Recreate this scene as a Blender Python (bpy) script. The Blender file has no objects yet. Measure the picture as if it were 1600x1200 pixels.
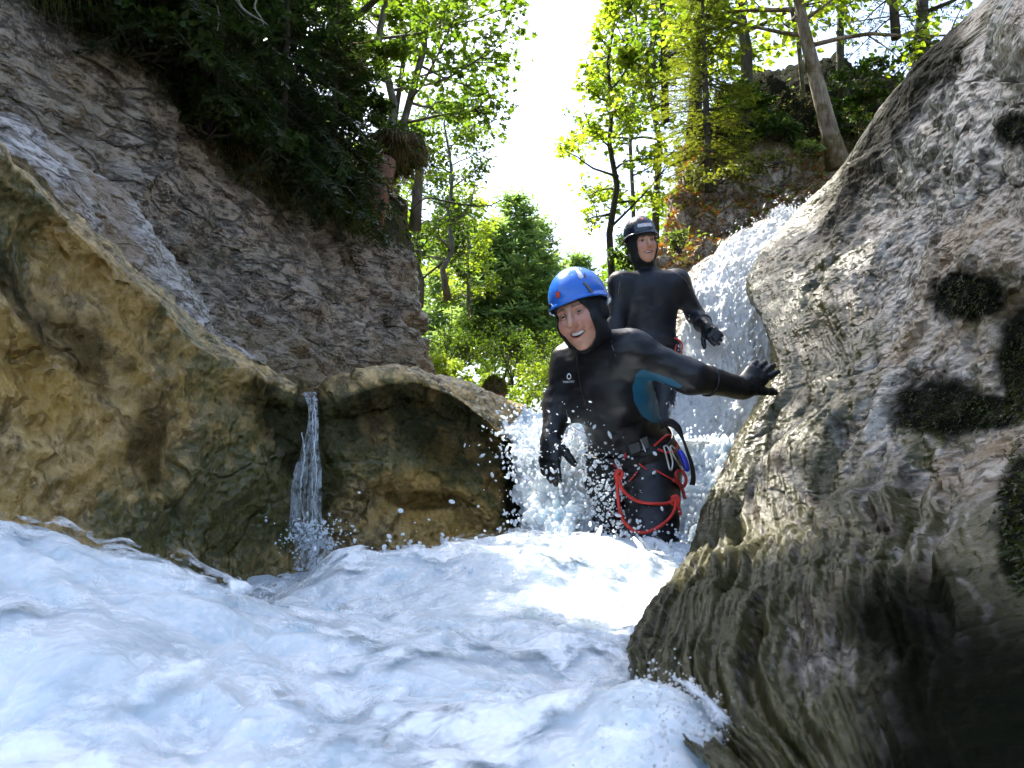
import bpy, math, random
import numpy as np
from mathutils import Vector
from mathutils.bvhtree import BVHTree

SC = bpy.context.scene
COL = SC.collection
R = math.radians
# ------------------------------------------------------------------ camera
FPX, PITCH = 1294.0, R(8.0)          # focal length in pixels of a 1600 px wide frame
cam_d = bpy.data.cameras.new('camera'); cam = bpy.data.objects.new('camera', cam_d); COL.objects.link(cam)
cam_d.sensor_width = 36.0; cam_d.lens = 36.0 * FPX / 1600.0
cam_d.clip_start = 0.02; cam_d.clip_end = 800.0
cam.location = (0, 0, 0); cam.rotation_euler = (R(90) + PITCH, 0, 0)
SC.camera = cam
cam_d.dof.use_dof = True; cam_d.dof.focus_distance = 3.2; cam_d.dof.aperture_fstop = 15.0
# ------------------------------------------------------------------ sky, sun, exposure
SUN_AZ, SUN_EL = R(38), R(57)        # azimuth left of straight ahead, elevation
W = bpy.data.worlds.new('World'); SC.world = W; W.use_nodes = True
wn = W.node_tree; wn.nodes.clear()
wo = wn.nodes.new('ShaderNodeOutputWorld'); wb = wn.nodes.new('ShaderNodeBackground'); ws = wn.nodes.new('ShaderNodeTexSky')
ws.sky_type = 'NISHITA'; ws.sun_disc = False; ws.sun_elevation = SUN_EL; ws.sun_rotation = -SUN_AZ
ws.air_density = 1.0; ws.dust_density = 3.0; ws.ozone_density = 1.0
wb.inputs['Strength'].default_value = 0.15
wn.links.new(ws.outputs[0], wb.inputs[0]); wn.links.new(wb.outputs[0], wo.inputs[0])
sun_d = bpy.data.lights.new('sun', 'SUN'); sun_d.energy = 5.0; sun_d.angle = R(0.5); sun_d.color = (1.0, 0.94, 0.84)
sun = bpy.data.objects.new('sun', sun_d); COL.objects.link(sun)
TO_SUN = Vector((-math.sin(SUN_AZ) * math.cos(SUN_EL), math.cos(SUN_AZ) * math.cos(SUN_EL), math.sin(SUN_EL)))
sun.rotation_euler = (-TO_SUN).to_track_quat('-Z', 'Y').to_euler(); sun.location = TO_SUN * 40
SC.view_settings.view_transform = 'Standard'; SC.view_settings.look = 'None'
SC.view_settings.exposure = 1.8; SC.view_settings.gamma = 1.0
SC.view_settings.use_curve_mapping = False
SC.cycles.max_bounces = 6; SC.cycles.transparent_max_bounces = 40
SC.cycles.diffuse_bounces = 3; SC.cycles.glossy_bounces = 3; SC.cycles.transmission_bounces = 6
SC.cycles.caustics_reflective = False; SC.cycles.caustics_refractive = False
SC.cycles.sample_clamp_indirect = 5.0
SC.cycles.use_adaptive_sampling = True; SC.cycles.adaptive_threshold = 0.03; SC.cycles.adaptive_min_samples = 12

# ------------------------------------------------------------------ helpers
CP, SP = math.cos(PITCH), math.sin(PITCH)
def P(px, py, d):
    """a photograph pixel (1600x1200) at depth d metres along the view axis -> world point"""
    a = (px - 800.0) / FPX * d; b = (600.0 - py) / FPX * d
    return np.array([a, d * CP - b * SP, d * SP + b * CP])
def proj(V):
    V = np.asarray(V); d = V[..., 1] * CP + V[..., 2] * SP; b = -V[..., 1] * SP + V[..., 2] * CP
    d = np.where(np.abs(d) < 1e-4, 1e-4, d)
    return 800 + V[..., 0] / d * FPX, 600 - b / d * FPX, d
_rg = np.random.default_rng(11)
_G = _rg.normal(size=(64, 3)); _G /= np.linalg.norm(_G, axis=1)[:, None]
_H = _rg.integers(0, 64, 64 ** 3); _LX, _LY, _LZ = (_G[_H, k].astype(np.float32) for k in range(3))
_JX, _JY, _JZ = (_rg.random(64 ** 3).astype(np.float32) for k in range(3))
def perlin(p):
    p = np.asarray(p, np.float32); sh = p.shape[:-1]; p = p.reshape(-1, 3); out = np.empty(len(p), np.float32); B = 65536
    l = lambda a, b, t: a + (b - a) * t
    c = lambda i, a, b, d: _LX.take(i) * a + _LY.take(i) * b + _LZ.take(i) * d
    for s in range(0, len(p), B):
        x, y, z = p[s:s + B].T; fx, fy, fz = np.floor(x), np.floor(y), np.floor(z)
        ix, iy, iz = fx.astype(np.int32) & 63, fy.astype(np.int32) & 63, fz.astype(np.int32) & 63
        x = x - fx; y = y - fy; z = z - fz
        u = x * x * x * (x * (x * 6 - 15) + 10); v = y * y * y * (y * (y * 6 - 15) + 10); w = z * z * z * (z * (z * 6 - 15) + 10)
        X0 = ix << 12; X1 = ((ix + 1) & 63) << 12; Y0 = iy << 6; Y1 = ((iy + 1) & 63) << 6; Z1 = (iz + 1) & 63
        x1 = x - 1; y1 = y - 1; z1 = z - 1; a0 = X0 + Y0; a1 = X1 + Y0; a2 = X0 + Y1; a3 = X1 + Y1
        r0 = l(l(c(a0 + iz, x, y, z), c(a1 + iz, x1, y, z), u), l(c(a2 + iz, x, y1, z), c(a3 + iz, x1, y1, z), u), v)
        r1 = l(l(c(a0 + Z1, x, y, z1), c(a1 + Z1, x1, y, z1), u), l(c(a2 + Z1, x, y1, z1), c(a3 + Z1, x1, y1, z1), u), v)
        out[s:s + B] = l(r0, r1, w)
    return out.reshape(sh) * 1.6
def fbm(p, o=4, lac=2.03, gain=0.5):
    s = 0; a = 1.0; q = np.asarray(p, float)
    for k in range(o):
        s = s + a * perlin(q); q = q * lac + 17.3; a *= gain
    return s
def ridged(p, o=4, lac=2.1, gain=0.5):
    s = 0; a = 1.0; q = np.asarray(p, float)
    for k in range(o):
        s = s + a * (1 - 2 * np.abs(perlin(q))); q = q * lac + 5.7; a *= gain
    return s
def worley(p):
    p = np.asarray(p, np.float32); sh = p.shape[:-1]; p = p.reshape(-1, 3); out = np.empty(len(p), np.float32); B = 65536
    for s in range(0, len(p), B):
        q = p[s:s + B]; i = np.floor(q - .5).astype(np.int32); best = np.full(len(q), 9, np.float32)
        for a in (0, 1):
            for b in (0, 1):
                for c in (0, 1):
                    m = i + np.array([a, b, c], np.int32); k = ((m[:, 0] & 63) << 12) + ((m[:, 1] & 63) << 6) + (m[:, 2] & 63)
                    best = np.minimum(best, (m[:, 0] + _JX.take(k) - q[:, 0]) ** 2 + (m[:, 1] + _JY.take(k) - q[:, 1]) ** 2 + (m[:, 2] + _JZ.take(k) - q[:, 2]) ** 2)
        out[s:s + B] = np.sqrt(best)
    return out.reshape(sh)
def sstep(a, b, x):
    t = np.clip((x - a) / (b - a), 0, 1); return t * t * (3 - 2 * t)
def mesh(name, verts, faces, mats=None, parent=None, smooth=True, attrs=None, mat_idx=None):
    """faces: list of (M,k) int arrays"""
    verts = np.asarray(verts, np.float32).reshape(-1, 3)
    if not isinstance(faces, (list, tuple)): faces = [faces]
    faces = [np.asarray(f, np.int32) for f in faces if len(f)]
    me = bpy.data.meshes.new(name); me.vertices.add(len(verts)); me.vertices.foreach_set('co', verts.ravel())
    tot = np.concatenate([np.full(len(f), f.shape[1], np.int32) for f in faces]); idx = np.concatenate([f.ravel() for f in faces])
    me.loops.add(len(idx)); me.loops.foreach_set('vertex_index', idx)
    me.polygons.add(len(tot)); st = np.zeros(len(tot), np.int32); st[1:] = np.cumsum(tot)[:-1]
    me.polygons.foreach_set('loop_start', st)
    me.polygons.foreach_set('use_smooth', np.full(len(tot), bool(smooth)))
    if mats is not None:
        for m in (mats if isinstance(mats, (list, tuple)) else [mats]): me.materials.append(m)
    if mat_idx is not None: me.polygons.foreach_set('material_index', np.asarray(mat_idx, np.int32))
    me.update(calc_edges=True); me.validate()
    for k, v in (attrs or {}).items():
        a = me.attributes.new(k, 'FLOAT', 'POINT'); a.data.foreach_set('value', np.asarray(v, np.float32).ravel())
    o = bpy.data.objects.new(name, me); COL.objects.link(o)
    if parent: o.parent = parent
    return o
def tag(o, label=None, cat=None, group=None, kind=None):
    if label: o['label'] = label
    if cat: o['category'] = cat
    if group: o['group'] = group
    if kind: o['kind'] = kind
    return o
def empty(name, loc=(0, 0, 0)):
    o = bpy.data.objects.new(name, None); COL.objects.link(o); o.empty_display_size = 0.1
    o.location = [float(v) for v in loc]; return o
def mesh_at(name, verts, faces, mats, root, **k):
    """part given in world coordinates under an Empty at root.location"""
    o = mesh(name, np.asarray(verts) - np.array(root.location)[None, :], faces, mats, root, **k); return o
def crw(n, m):
    """Catmull-Rom weights (n samples, m controls)"""
    Wm = np.zeros((n, m)); t = np.linspace(0, m - 1, n)
    for a in range(n):
        i = min(int(t[a]), m - 2); f = t[a] - i
        c = [-.5 * f + f * f - .5 * f ** 3, 1 - 2.5 * f * f + 1.5 * f ** 3, .5 * f + 2 * f * f - 1.5 * f ** 3, -.5 * f * f + .5 * f ** 3]
        for k in range(4): Wm[a, min(max(i - 1 + k, 0), m - 1)] += c[k]
    return Wm
def surf(ctrl, nr, nc):
    ctrl = np.asarray(ctrl, float)
    return np.einsum('ai,ijk,bj->abk', crw(nr, ctrl.shape[0]), ctrl, crw(nc, ctrl.shape[1]))
def normals(S):
    a = np.gradient(S, axis=0); b = np.gradient(S, axis=1); n = np.cross(a, b)
    return n / (np.linalg.norm(n, axis=-1, keepdims=True) + 1e-12)
def gfaces(nr, nc, flip=False):
    i = np.arange(nr * nc).reshape(nr, nc)
    f = np.stack([i[:-1, :-1], i[:-1, 1:], i[1:, 1:], i[1:, :-1]], -1).reshape(-1, 4)
    return f[:, ::-1] if flip else f
def poly_sd(px, py, poly):
    """signed distance in pixels to a polygon, negative inside"""
    poly = np.asarray(poly, float); d = np.full(px.shape, 1e9); ins = np.zeros(px.shape, bool)
    for k in range(len(poly)):
        a = poly[k]; b = poly[(k + 1) % len(poly)]; e = b - a
        wx = px - a[0]; wy = py - a[1]; t = np.clip((wx * e[0] + wy * e[1]) / (e @ e + 1e-9), 0, 1)
        d = np.minimum(d, np.hypot(wx - e[0] * t, wy - e[1] * t))
        c = ((a[1] > py) != (b[1] > py)) & (px < (b[0] - a[0]) * (py - a[1]) / (b[1] - a[1] + 1e-12) + a[0]); ins ^= c
    return np.where(ins, -d, d)
class Geo:
    """collects tubes and leaves into one mesh"""
    def __init__(s): s.v = []; s.f = {}; s.n = 0
    def add(s, v, f):
        v = np.asarray(v, float).reshape(-1, 3); f = np.asarray(f, np.int64)
        s.v.append(v); s.f.setdefault(f.shape[1], []).append(f + s.n); s.n += len(v)
    def tube(s, pts, rad, sides=6, cap=True):
        pts = np.asarray(pts, float); n = len(pts); rad = np.broadcast_to(np.asarray(rad, float), (n,))
        t = np.gradient(pts, axis=0); t /= np.linalg.norm(t, axis=1)[:, None] + 1e-12
        ref = np.array([0.31, 0.17, 0.93]) if abs(t[0] @ np.array([0.31, 0.17, 0.93])) < .9 else np.array([1., 0, 0])
        V = []
        u = np.cross(t[0], ref); u /= np.linalg.norm(u)
        for k in range(n):
            u = u - t[k] * (u @ t[k]); u /= np.linalg.norm(u) + 1e-12; w = np.cross(t[k], u)
            a = np.arange(sides) / sides * 2 * np.pi
            V.append(pts[k] + rad[k] * (np.cos(a)[:, None] * u + np.sin(a)[:, None] * w))
        i = np.arange(n * sides).reshape(n, sides); j = np.roll(i, -1, 1)
        s.add(np.concatenate(V), np.stack([i[:-1], j[:-1], j[1:], i[1:]], -1).reshape(-1, 4))
        if cap:
            b = s.n - n * sides
            s.f.setdefault(sides, []).append(np.array([b + np.arange(sides)[::-1]]))
            s.f[sides].append(np.array([b + (n - 1) * sides + np.arange(sides)]))
    def build(s, name, mats, root=None, smooth=True, **k):
        v = np.concatenate(s.v); f = [np.concatenate(x) for x in s.f.values()]
        return mesh_at(name, v, f, mats, root, smooth=smooth, **k) if root is not None else mesh(name, v, f, mats, None, smooth=smooth, **k)
# ------------------------------------------------------------------ node helper
class NT:
    def __init__(s, name):
        s.m = bpy.data.materials.new(name); s.m.use_nodes = True; s.t = s.m.node_tree; s.t.nodes.clear()
        s.out = s.t.nodes.new('ShaderNodeOutputMaterial')
    def n(s, typ, props=None, **ins):
        o = s.t.nodes.new('ShaderNode' + typ)
        for k, v in (props or {}).items(): setattr(o, k, v)
        for k, v in ins.items():
            key = int(k[1:]) if k[0] == '_' else k.replace('_', ' '); s.set(o, key, v)
        return o
    def set(s, o, key, v):
        i = o.inputs[key]
        if isinstance(v, bpy.types.NodeSocket): s.t.links.new(v, i)
        elif isinstance(v, bpy.types.Node): s.t.links.new(v.outputs[0], i)
        else:
            if isinstance(v, (tuple, list)) and len(v) == 3 and i.type == 'RGBA': v = (*v, 1)
            i.default_value = v
    def coord(s, scale=(1, 1, 1), rot=(0, 0, 0)):
        g = s.n('NewGeometry'); return s.n('Mapping', None, Vector=g.outputs['Position'], Scale=scale, Rotation=rot).outputs[0]
    def noise(s, co, scale, detail=4, rough=.55, dist=0):
        return s.n('TexNoise', None, Vector=co, Scale=scale, Detail=detail, Roughness=rough, Distortion=dist).outputs[0]
    def vor(s, co, scale, feat='F1', rnd=1):
        return s.n('TexVoronoi', {'feature': feat}, Vector=co, Scale=scale, Randomness=rnd).outputs[0]
    def ramp(s, f, stops):
        o = s.n('ValToRGB', None, Fac=f); e = o.color_ramp.elements
        while len(e) < len(stops): e.new(.5)
        for k, (p, c) in enumerate(stops):
            e[k].position = p; e[k].color = (*c, 1) if isinstance(c, (tuple, list)) else (c, c, c, 1)
        return o.outputs[0]
    def mix(s, f, a, b, mode='MIX'):
        o = s.t.nodes.new('ShaderNodeMix'); o.data_type = 'RGBA'; o.blend_type = mode
        for k, v in ((0, f), (6, a), (7, b)): s.set(o, k, v)
        return o.outputs[2]
    def math(s, op, a, b=0.0, c=None):
        o = s.n('Math', {'operation': op}, _0=a, _1=b)
        if c is not None: s.set(o, 2, c)
        return o.outputs[0]
    def attr(s, name): return s.n('Attribute', {'attribute_name': name}).outputs['Fac']
    def bump(s, h, strength, dist, normal=None):
        o = s.n('Bump', None, Height=h, Strength=strength, Distance=dist)
        if normal is not None: s.set(o, 'Normal', normal)
        return o.outputs[0]
    def pbr(s, **k):
        o = s.n('BsdfPrincipled')
        for a, v in k.items(): s.set(o, a.replace('_', ' '), v)
        return o
    def done(s, sh):
        s.t.links.new(sh.outputs[0] if isinstance(sh, bpy.types.Node) else sh, s.out.inputs[0]); return s.m
def plain(name, col, rough=.5, metal=0.0, spec=.5, bump=None, **k):
    t = NT(name); kw = dict(Base_Color=col, Roughness=rough, Metallic=metal, **k); kw['Specular_IOR_Level'] = spec
    co = t.coord(); nz = t.noise(co, 60, 3)
    kw['Base_Color'] = t.mix(nz, tuple(c * .8 for c in col), tuple(min(1, c * 1.15) for c in col))
    p = t.pbr(**kw)
    if bump: t.set(p, 'Normal', t.bump(t.noise(co, bump[0], 3), bump[1], bump[2]))
    return t.done(p)
# ------------------------------------------------------------------ materials
def rock_mat(name, pale, mid, dark, algae=(.05, .052, .016), gold=(.30, .20, .07), strata=(1, 1, 1), rot=(0, 0, 0), rough=.62, wetrough=.22, sc=1.0, bumpk=1.0, pit=.5, wetflat=.3, crack=.8):
    t = NT(name); co = t.coord(); cs = t.coord(strata, rot)
    n1 = t.noise(cs, 3.2 * sc, 4, .62, .4); n2 = t.noise(cs, 16 * sc, 5, .68); n3 = t.noise(co, 80 * sc, 3, .6)
    v = t.vor(cs, 42 * sc)
    c = t.mix(t.ramp(n1, [(.3, 0.), (.66, 1.)]), mid, pale)
    c = t.mix(t.ramp(n2, [(.44, 0.0), (.57, 1.0)]), dark, c)
    c = t.mix(t.math('MULTIPLY', t.ramp(n3, [(.52, 0.), (.66, 1.)]), .6), c, pale)
    wv = t.n('VectorMath', {'operation': 'ADD'}, _0=cs, _1=t.n('VectorMath', {'operation': 'SCALE'}, _0=t.n('TexNoise', None, Vector=cs, Scale=5 * sc, Detail=3).outputs['Color'], Scale=.22 / sc).outputs[0]).outputs[0]
    ck = t.math('MULTIPLY', t.ramp(t.n('TexVoronoi', {'feature': 'DISTANCE_TO_EDGE'}, Vector=wv, Scale=4.2 * sc).outputs[0], [(.0, 1.), (.045, 0.)]), t.ramp(n1, [(.42, 0.), (.55, 1.)]))
    pk = t.ramp(t.vor(cs, 20 * sc), [(.10, 1.), (.24, 0.)]); pk = t.math('MULTIPLY', pk, t.ramp(n2, [(.45, 0.), (.58, 1.)]))
    c = t.mix(t.math('MULTIPLY', t.math('MAXIMUM', ck, pk), crack), c, tuple(x * .35 for x in dark))
    n4 = t.noise(co, 9 * sc, 2, .6)
    g = t.math('MULTIPLY', t.attr('gold'), t.ramp(n4, [(.3, .25), (.6, 1.)])); c = t.mix(g, c, t.mix(n2, gold, tuple(x * .45 for x in gold)))
    m = t.ramp(t.math('ADD', t.math('MULTIPLY', t.attr('moss'), .62), t.math('SUBTRACT', t.noise(co, 26 * sc, 3, .7), .5)), [(.16, 0.), (.48, 1.)])
    c = t.mix(m, c, t.mix(n3, tuple(x * .45 for x in algae), tuple(x * 1.5 for x in algae)))
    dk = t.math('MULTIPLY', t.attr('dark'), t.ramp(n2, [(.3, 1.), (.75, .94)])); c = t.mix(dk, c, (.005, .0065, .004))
    wet = t.attr('wet')
    c = t.mix(t.math('MULTIPLY', wet, .45), c, t.mix(1.0, c, (.42, .40, .36), 'MULTIPLY'))
    r = t.math('ADD', rough, t.math('MULTIPLY', wet, wetrough - rough))
    r = t.math('ADD', r, t.math('MULTIPLY', t.math('SUBTRACT', n2, .5), .25))
    h = t.math('ADD', t.math('MULTIPLY', n2, .9), t.math('MULTIPLY', n3, .35))
    h = t.math('ADD', h, t.math('MULTIPLY', t.ramp(v, [(.0, 0.), (.5, 1.)]), pit))
    h = t.math('SUBTRACT', h, t.math('MULTIPLY', t.math('MAXIMUM', ck, pk), .9))
    nb = t.bump(h, t.math('MULTIPLY', t.math('SUBTRACT', 1.0, t.math('MULTIPLY', wet, wetflat)), .9 * bumpk), .022 / sc)
    r = t.math('ADD', r, t.math('MULTIPLY', t.attr('dark'), .45)); sp = t.math('SUBTRACT', .5, t.math('MULTIPLY', t.attr('dark'), .49))
    return t.done(t.pbr(Base_Color=c, Roughness=r, Specular_IOR_Level=sp, Normal=nb))
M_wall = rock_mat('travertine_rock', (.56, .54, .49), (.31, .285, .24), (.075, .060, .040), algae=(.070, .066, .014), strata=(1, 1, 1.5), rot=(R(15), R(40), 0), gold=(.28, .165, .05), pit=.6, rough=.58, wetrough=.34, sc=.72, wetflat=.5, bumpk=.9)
M_cliff = rock_mat('grey_cliff_rock', (.56, .465, .37), (.335, .262, .19), (.095, .07, .048), strata=(.6, .6, 1.6), rot=(0, R(-42), 0), sc=.7, pit=.5, rough=.65, bumpk=1.3, crack=.55)
M_slab = rock_mat('pale_slab_rock', (.62, .57, .53), (.42, .37, .32), (.12, .09, .065), strata=(.7, .7, 1.8), rot=(0, R(-38), 0), gold=(.30, .185, .09), pit=.4, rough=.6)
M_gold = rock_mat('ochre_wet_rock', (.68, .49, .22), (.46, .28, .085), (.075, .055, .024), algae=(.10, .090, .018), gold=(.56, .325, .06), sc=.85, pit=.35, rough=.5, wetrough=.2)
M_bank = rock_mat('sunlit_bank_rock', (.58, .51, .43), (.36, .28, .20), (.11, .075, .045), algae=(.085, .085, .015), gold=(.22, .11, .025), sc=.6, pit=.7, rough=.75)

def earth_mat():
    t = NT('forest_floor'); co = t.coord()
    n = t.noise(co, 3, 7, .65); n2 = t.noise(co, 24, 5, .6)
    c = t.ramp(n, [(.3, (.02, .014, .008)), (.5, (.055, .036, .018)), (.62, (.035, .045, .012)), (.8, (.07, .075, .02))])
    c = t.mix(t.math('MULTIPLY', n2, .5), c, (.10, .06, .03))
    return t.done(t.pbr(Base_Color=c, Roughness=.9, Normal=t.bump(n2, 1, .03)))
M_earth = earth_mat()
def bark_mat(name, a, b, moss=None, mossk=.5):
    t = NT(name); co = t.coord((1, 1, .22)); n = t.noise(co, 22, 6, .65); n2 = t.noise(t.coord(), 5, 5, .6)
    c = t.mix(t.ramp(n, [(.35, 0.), (.65, 1.)]), a, b)
    if moss: c = t.mix(t.math('MULTIPLY', t.ramp(n2, [(.46, 0.), (.58, 1.)]), mossk), c, moss)
    return t.done(t.pbr(Base_Color=c, Roughness=.85, Normal=t.bump(n, .8, .015)))
M_bark = bark_mat('grey_bark', (.075, .068, .058), (.21, .195, .17), (.07, .075, .02), .5)
M_barkd = bark_mat('dark_bark', (.025, .021, .017), (.085, .07, .055), (.04, .045, .012), .5)
M_barkm = bark_mat('mossy_pale_bark', (.07, .052, .033), (.30, .25, .18), (.075, .058, .012), 1.0)
M_deadwood = bark_mat('red_dead_wood', (.05, .022, .012), (.19, .08, .038))
def leaf_mat(name, c1, c2, trans=.5, tint=(1.0, 1.10, .42)):
    t = NT(name); g = t.n('NewGeometry'); rnd = g.outputs['Random Per Island']
    c = t.mix(rnd, c1, c2)
    oi = t.noise(t.coord(), .9, 2); c = t.mix(t.ramp(oi, [(.35, 0.), (.65, .7)]), c, t.mix(1.0, c, (1.25, 1.1, .55), 'MULTIPLY'))
    d = t.pbr(Base_Color=c, Roughness=.42, Specular_IOR_Level=.35)
    tc = t.mix(1.0, c, tuple(2.6 * x for x in tint), 'MULTIPLY')
    tr = t.n('BsdfTranslucent', None, Color=tc)
    return t.done(t.n('MixShader', None, Fac=trans, _1=d.outputs[0], _2=tr.outputs[0]))
M_leaf = leaf_mat('maple_leaf', (.045, .085, .014), (.085, .125, .022))
M_leafy = leaf_mat('light_green_leaf', (.095, .145, .020), (.165, .195, .036), .55)
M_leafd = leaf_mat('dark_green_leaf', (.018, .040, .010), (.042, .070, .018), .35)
M_needle = leaf_mat('spruce_needle', (.055, .080, .018), (.115, .125, .028), .35)
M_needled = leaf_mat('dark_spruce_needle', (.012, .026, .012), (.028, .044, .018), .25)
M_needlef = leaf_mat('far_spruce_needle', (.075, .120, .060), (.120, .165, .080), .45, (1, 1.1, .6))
M_mossleaf = leaf_mat('moss_tuft', (.012, .020, .004), (.042, .052, .010), .2)
M_grass = leaf_mat('dry_grass', (.075, .065, .022), (.15, .115, .045), .3, (1, .9, .5))
M_grassg = leaf_mat('green_grass', (.05, .06, .012), (.10, .10, .02), .4)
M_fern = leaf_mat('herb_leaf', (.07, .11, .03), (.12, .15, .05), .4)
M_leaflit = leaf_mat('fallen_leaf', (.16, .085, .03), (.30, .15, .05), .2, (1, .7, .4))

def foam_mat(name, thin):
    t = NT(name); co = t.coord()
    n1 = t.noise(co, 6, 5, .66, .8); n2 = t.noise(co, 30, 3, .6, .3); v = t.vor(co, 90); sp_ = t.ramp(t.vor(co, 55), [(.10, 1.), (.24, 0.)])
    c = t.ramp(n1, [(.30, (.56, .64, .69) if thin else (.48, .57, .62)), (.46, (.76, .81, .84) if thin else (.66, .73, .765)), (.62, (.92, .94, .95) if thin else (.82, .86, .88))])
    c = t.mix(t.math('MULTIPLY', t.ramp(n2, [(.56, 0.), (.70, 1.)]), .6), c, (.88, .915, .935))
    c = t.mix(t.math('MULTIPLY', t.ramp(n2, [(.30, 1.), (.42, 0.)]), .55), c, (.56, .68, .75))
    c = t.mix(t.math('MULTIPLY', sp_, t.ramp(n1, [(.45, 0.), (.6, .8)])), c, (.99, .99, .99))
    nb = t.bump(t.math('ADD', t.math('MULTIPLY', n2, .6), t.math('MULTIPLY', v, .6)), .32, .012)
    d = t.pbr(Base_Color=c, Roughness=.36, Specular_IOR_Level=.4, Normal=nb, **({} if thin else dict(Subsurface_Weight=.85, Subsurface_Radius=(.06, .075, .085), Subsurface_Scale=.8)))
    tr = t.n('BsdfTranslucent', None, Color=(.90, .95, .98))
    m = t.n('MixShader', None, Fac=.10, _1=d.outputs[0], _2=tr.outputs[0])
    if not thin: return t.done(m)
    a = t.attr('thin')
    al = t.ramp(t.math('ADD', t.math('MULTIPLY', t.math('ADD', n2, t.math('MULTIPLY', n1, .6)), .62), t.math('SUBTRACT', .5, a)), [(.42, 0.), (.62, 1.)])
    return t.done(t.n('MixShader', None, Fac=al, _1=t.n('BsdfTransparent').outputs[0], _2=m.outputs[0]))
M_foam = foam_mat('white_foam', False); M_wash = foam_mat('thin_wash_foam', True)
def fall_mat(name, streak, cover, tintc=(.80, .86, .90)):
    t = NT(name); co = t.n('Attribute', {'attribute_name': 'flow_u'}); cv = t.n('Attribute', {'attribute_name': 'flow_v'})
    vec = t.n('CombineXYZ', None, X=co.outputs['Fac'], Y=cv.outputs['Fac']).outputs[0]
    a = t.noise(t.n('Mapping', None, Vector=vec, Scale=(streak, streak * .30, 1)).outputs[0], 1, 6, .68, .5)
    b = t.noise(t.n('Mapping', None, Vector=vec, Scale=(streak * 2.6, streak * .8, 1)).outputs[0], 1, 6, .7, .8)
    s = t.math('ADD', t.math('MULTIPLY', a, .6), t.math('MULTIPLY', b, .55))
    s = t.math('ADD', s, t.math('MULTIPLY', t.attr('thin'), -.55))
    al = t.ramp(s, [(cover - .07, 0.), (cover + .1, 1.)])
    nb = t.bump(t.math('ADD', a, b), .9, .02)
    d = t.pbr(Base_Color=tintc, Roughness=.18, Specular_IOR_Level=.6, Normal=nb)
    tr = t.n('BsdfTranslucent', None, Color=tintc)
    w = t.n('MixShader', None, Fac=.25, _1=d.outputs[0], _2=tr.outputs[0])
    gl = t.n('BsdfGlossy', None, Roughness=.08, Normal=nb); tp = t.n('BsdfTransparent', None, Color=(.93, .95, .95))
    clear = t.n('MixShader', None, Fac=.10, _1=tp.outputs[0], _2=gl.outputs[0])
    return t.done(t.n('MixShader', None, Fac=al, _1=clear.outputs[0], _2=w.outputs[0]))
M_fall = fall_mat('waterfall_water', 26, .40, (.90, .93, .95))
M_casc = fall_mat('cascade_water', 16, .20, (.95, .96, .97))
M_trickle = fall_mat('thin_trickle_water', 46, .52, (.72, .78, .82))
def drop_mat():
    t = NT('water_drop')
    d = t.pbr(Base_Color=(.93, .96, .98), Roughness=.08, Specular_IOR_Level=.8); g = t.n('BsdfTranslucent', None, Color=(.9, .95, 1))
    return t.done(t.n('MixShader', None, Fac=.5, _1=d.outputs[0], _2=g.outputs[0]))
M_drop = drop_mat()
def clear_drop():
    t = NT('clear_drop')
    return t.done(t.pbr(Base_Color=(1, 1, 1), Roughness=.0, IOR=1.33, Transmission_Weight=.85))
M_clear = clear_drop()
# ------------------------------------------------------------------ ground and rocks (the setting)
def lerp_tab(x, xs, ys): return np.interp(x, xs, ys)
gx = np.concatenate([np.linspace(-160, -14, 40), np.linspace(-13, 13, 60), np.linspace(14, 160, 40)])
gy = np.concatenate([np.linspace(-30, -2, 12), np.linspace(-1, 40, 90), np.linspace(42, 300, 50)])
GX, GY = np.meshgrid(gx, gy)
def ground_z(x, y):
    off = np.abs(x + .5) - 2.2
    side = np.clip(off, 0, 60) * (.32 + .35 * sstep(5, 14, y))
    side = np.where(side > 9, 9 + (side - 9) * .25, side)
    far = .05 * np.clip(y - 8, 0, 200)
    n = fbm(np.stack([x * .25, y * .25, x * 0], -1), 4) * (.25 + .5 * sstep(6, 30, y))
    return -1.3 + (side + far + n) * sstep(4.5, 9.5, y)
GZ = ground_z(GX, GY)
tag(mesh('ground', np.stack([GX, GY, GZ], -1), gfaces(*GX.shape), M_earth), kind='structure')

def rock(name, ctrl, nr, nc, mat, disp, attrs, kind='structure', label=None, cat=None):
    S = surf(ctrl, nr, nc); N = normals(S)
    mid = S[nr // 2, nc // 2]; 
    if (N[nr // 2, nc // 2] @ (-mid)) < 0: N = -N; flip = True
    else: flip = False
    S2 = disp(S, N); N2 = normals(S2) * (-1 if flip else 1)
    px, py, d = proj(S2)
    A = {'moss': 0 * px, 'wet': 0 * px, 'gold': 0 * px, 'dark': 0 * px}
    A.update(attrs(S2, N2, px, py)); 
    o = mesh(name, S2, gfaces(nr, nc, not flip), mat, attrs=A)
    return tag(o, label, cat, kind=kind), S2, N2, A

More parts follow.
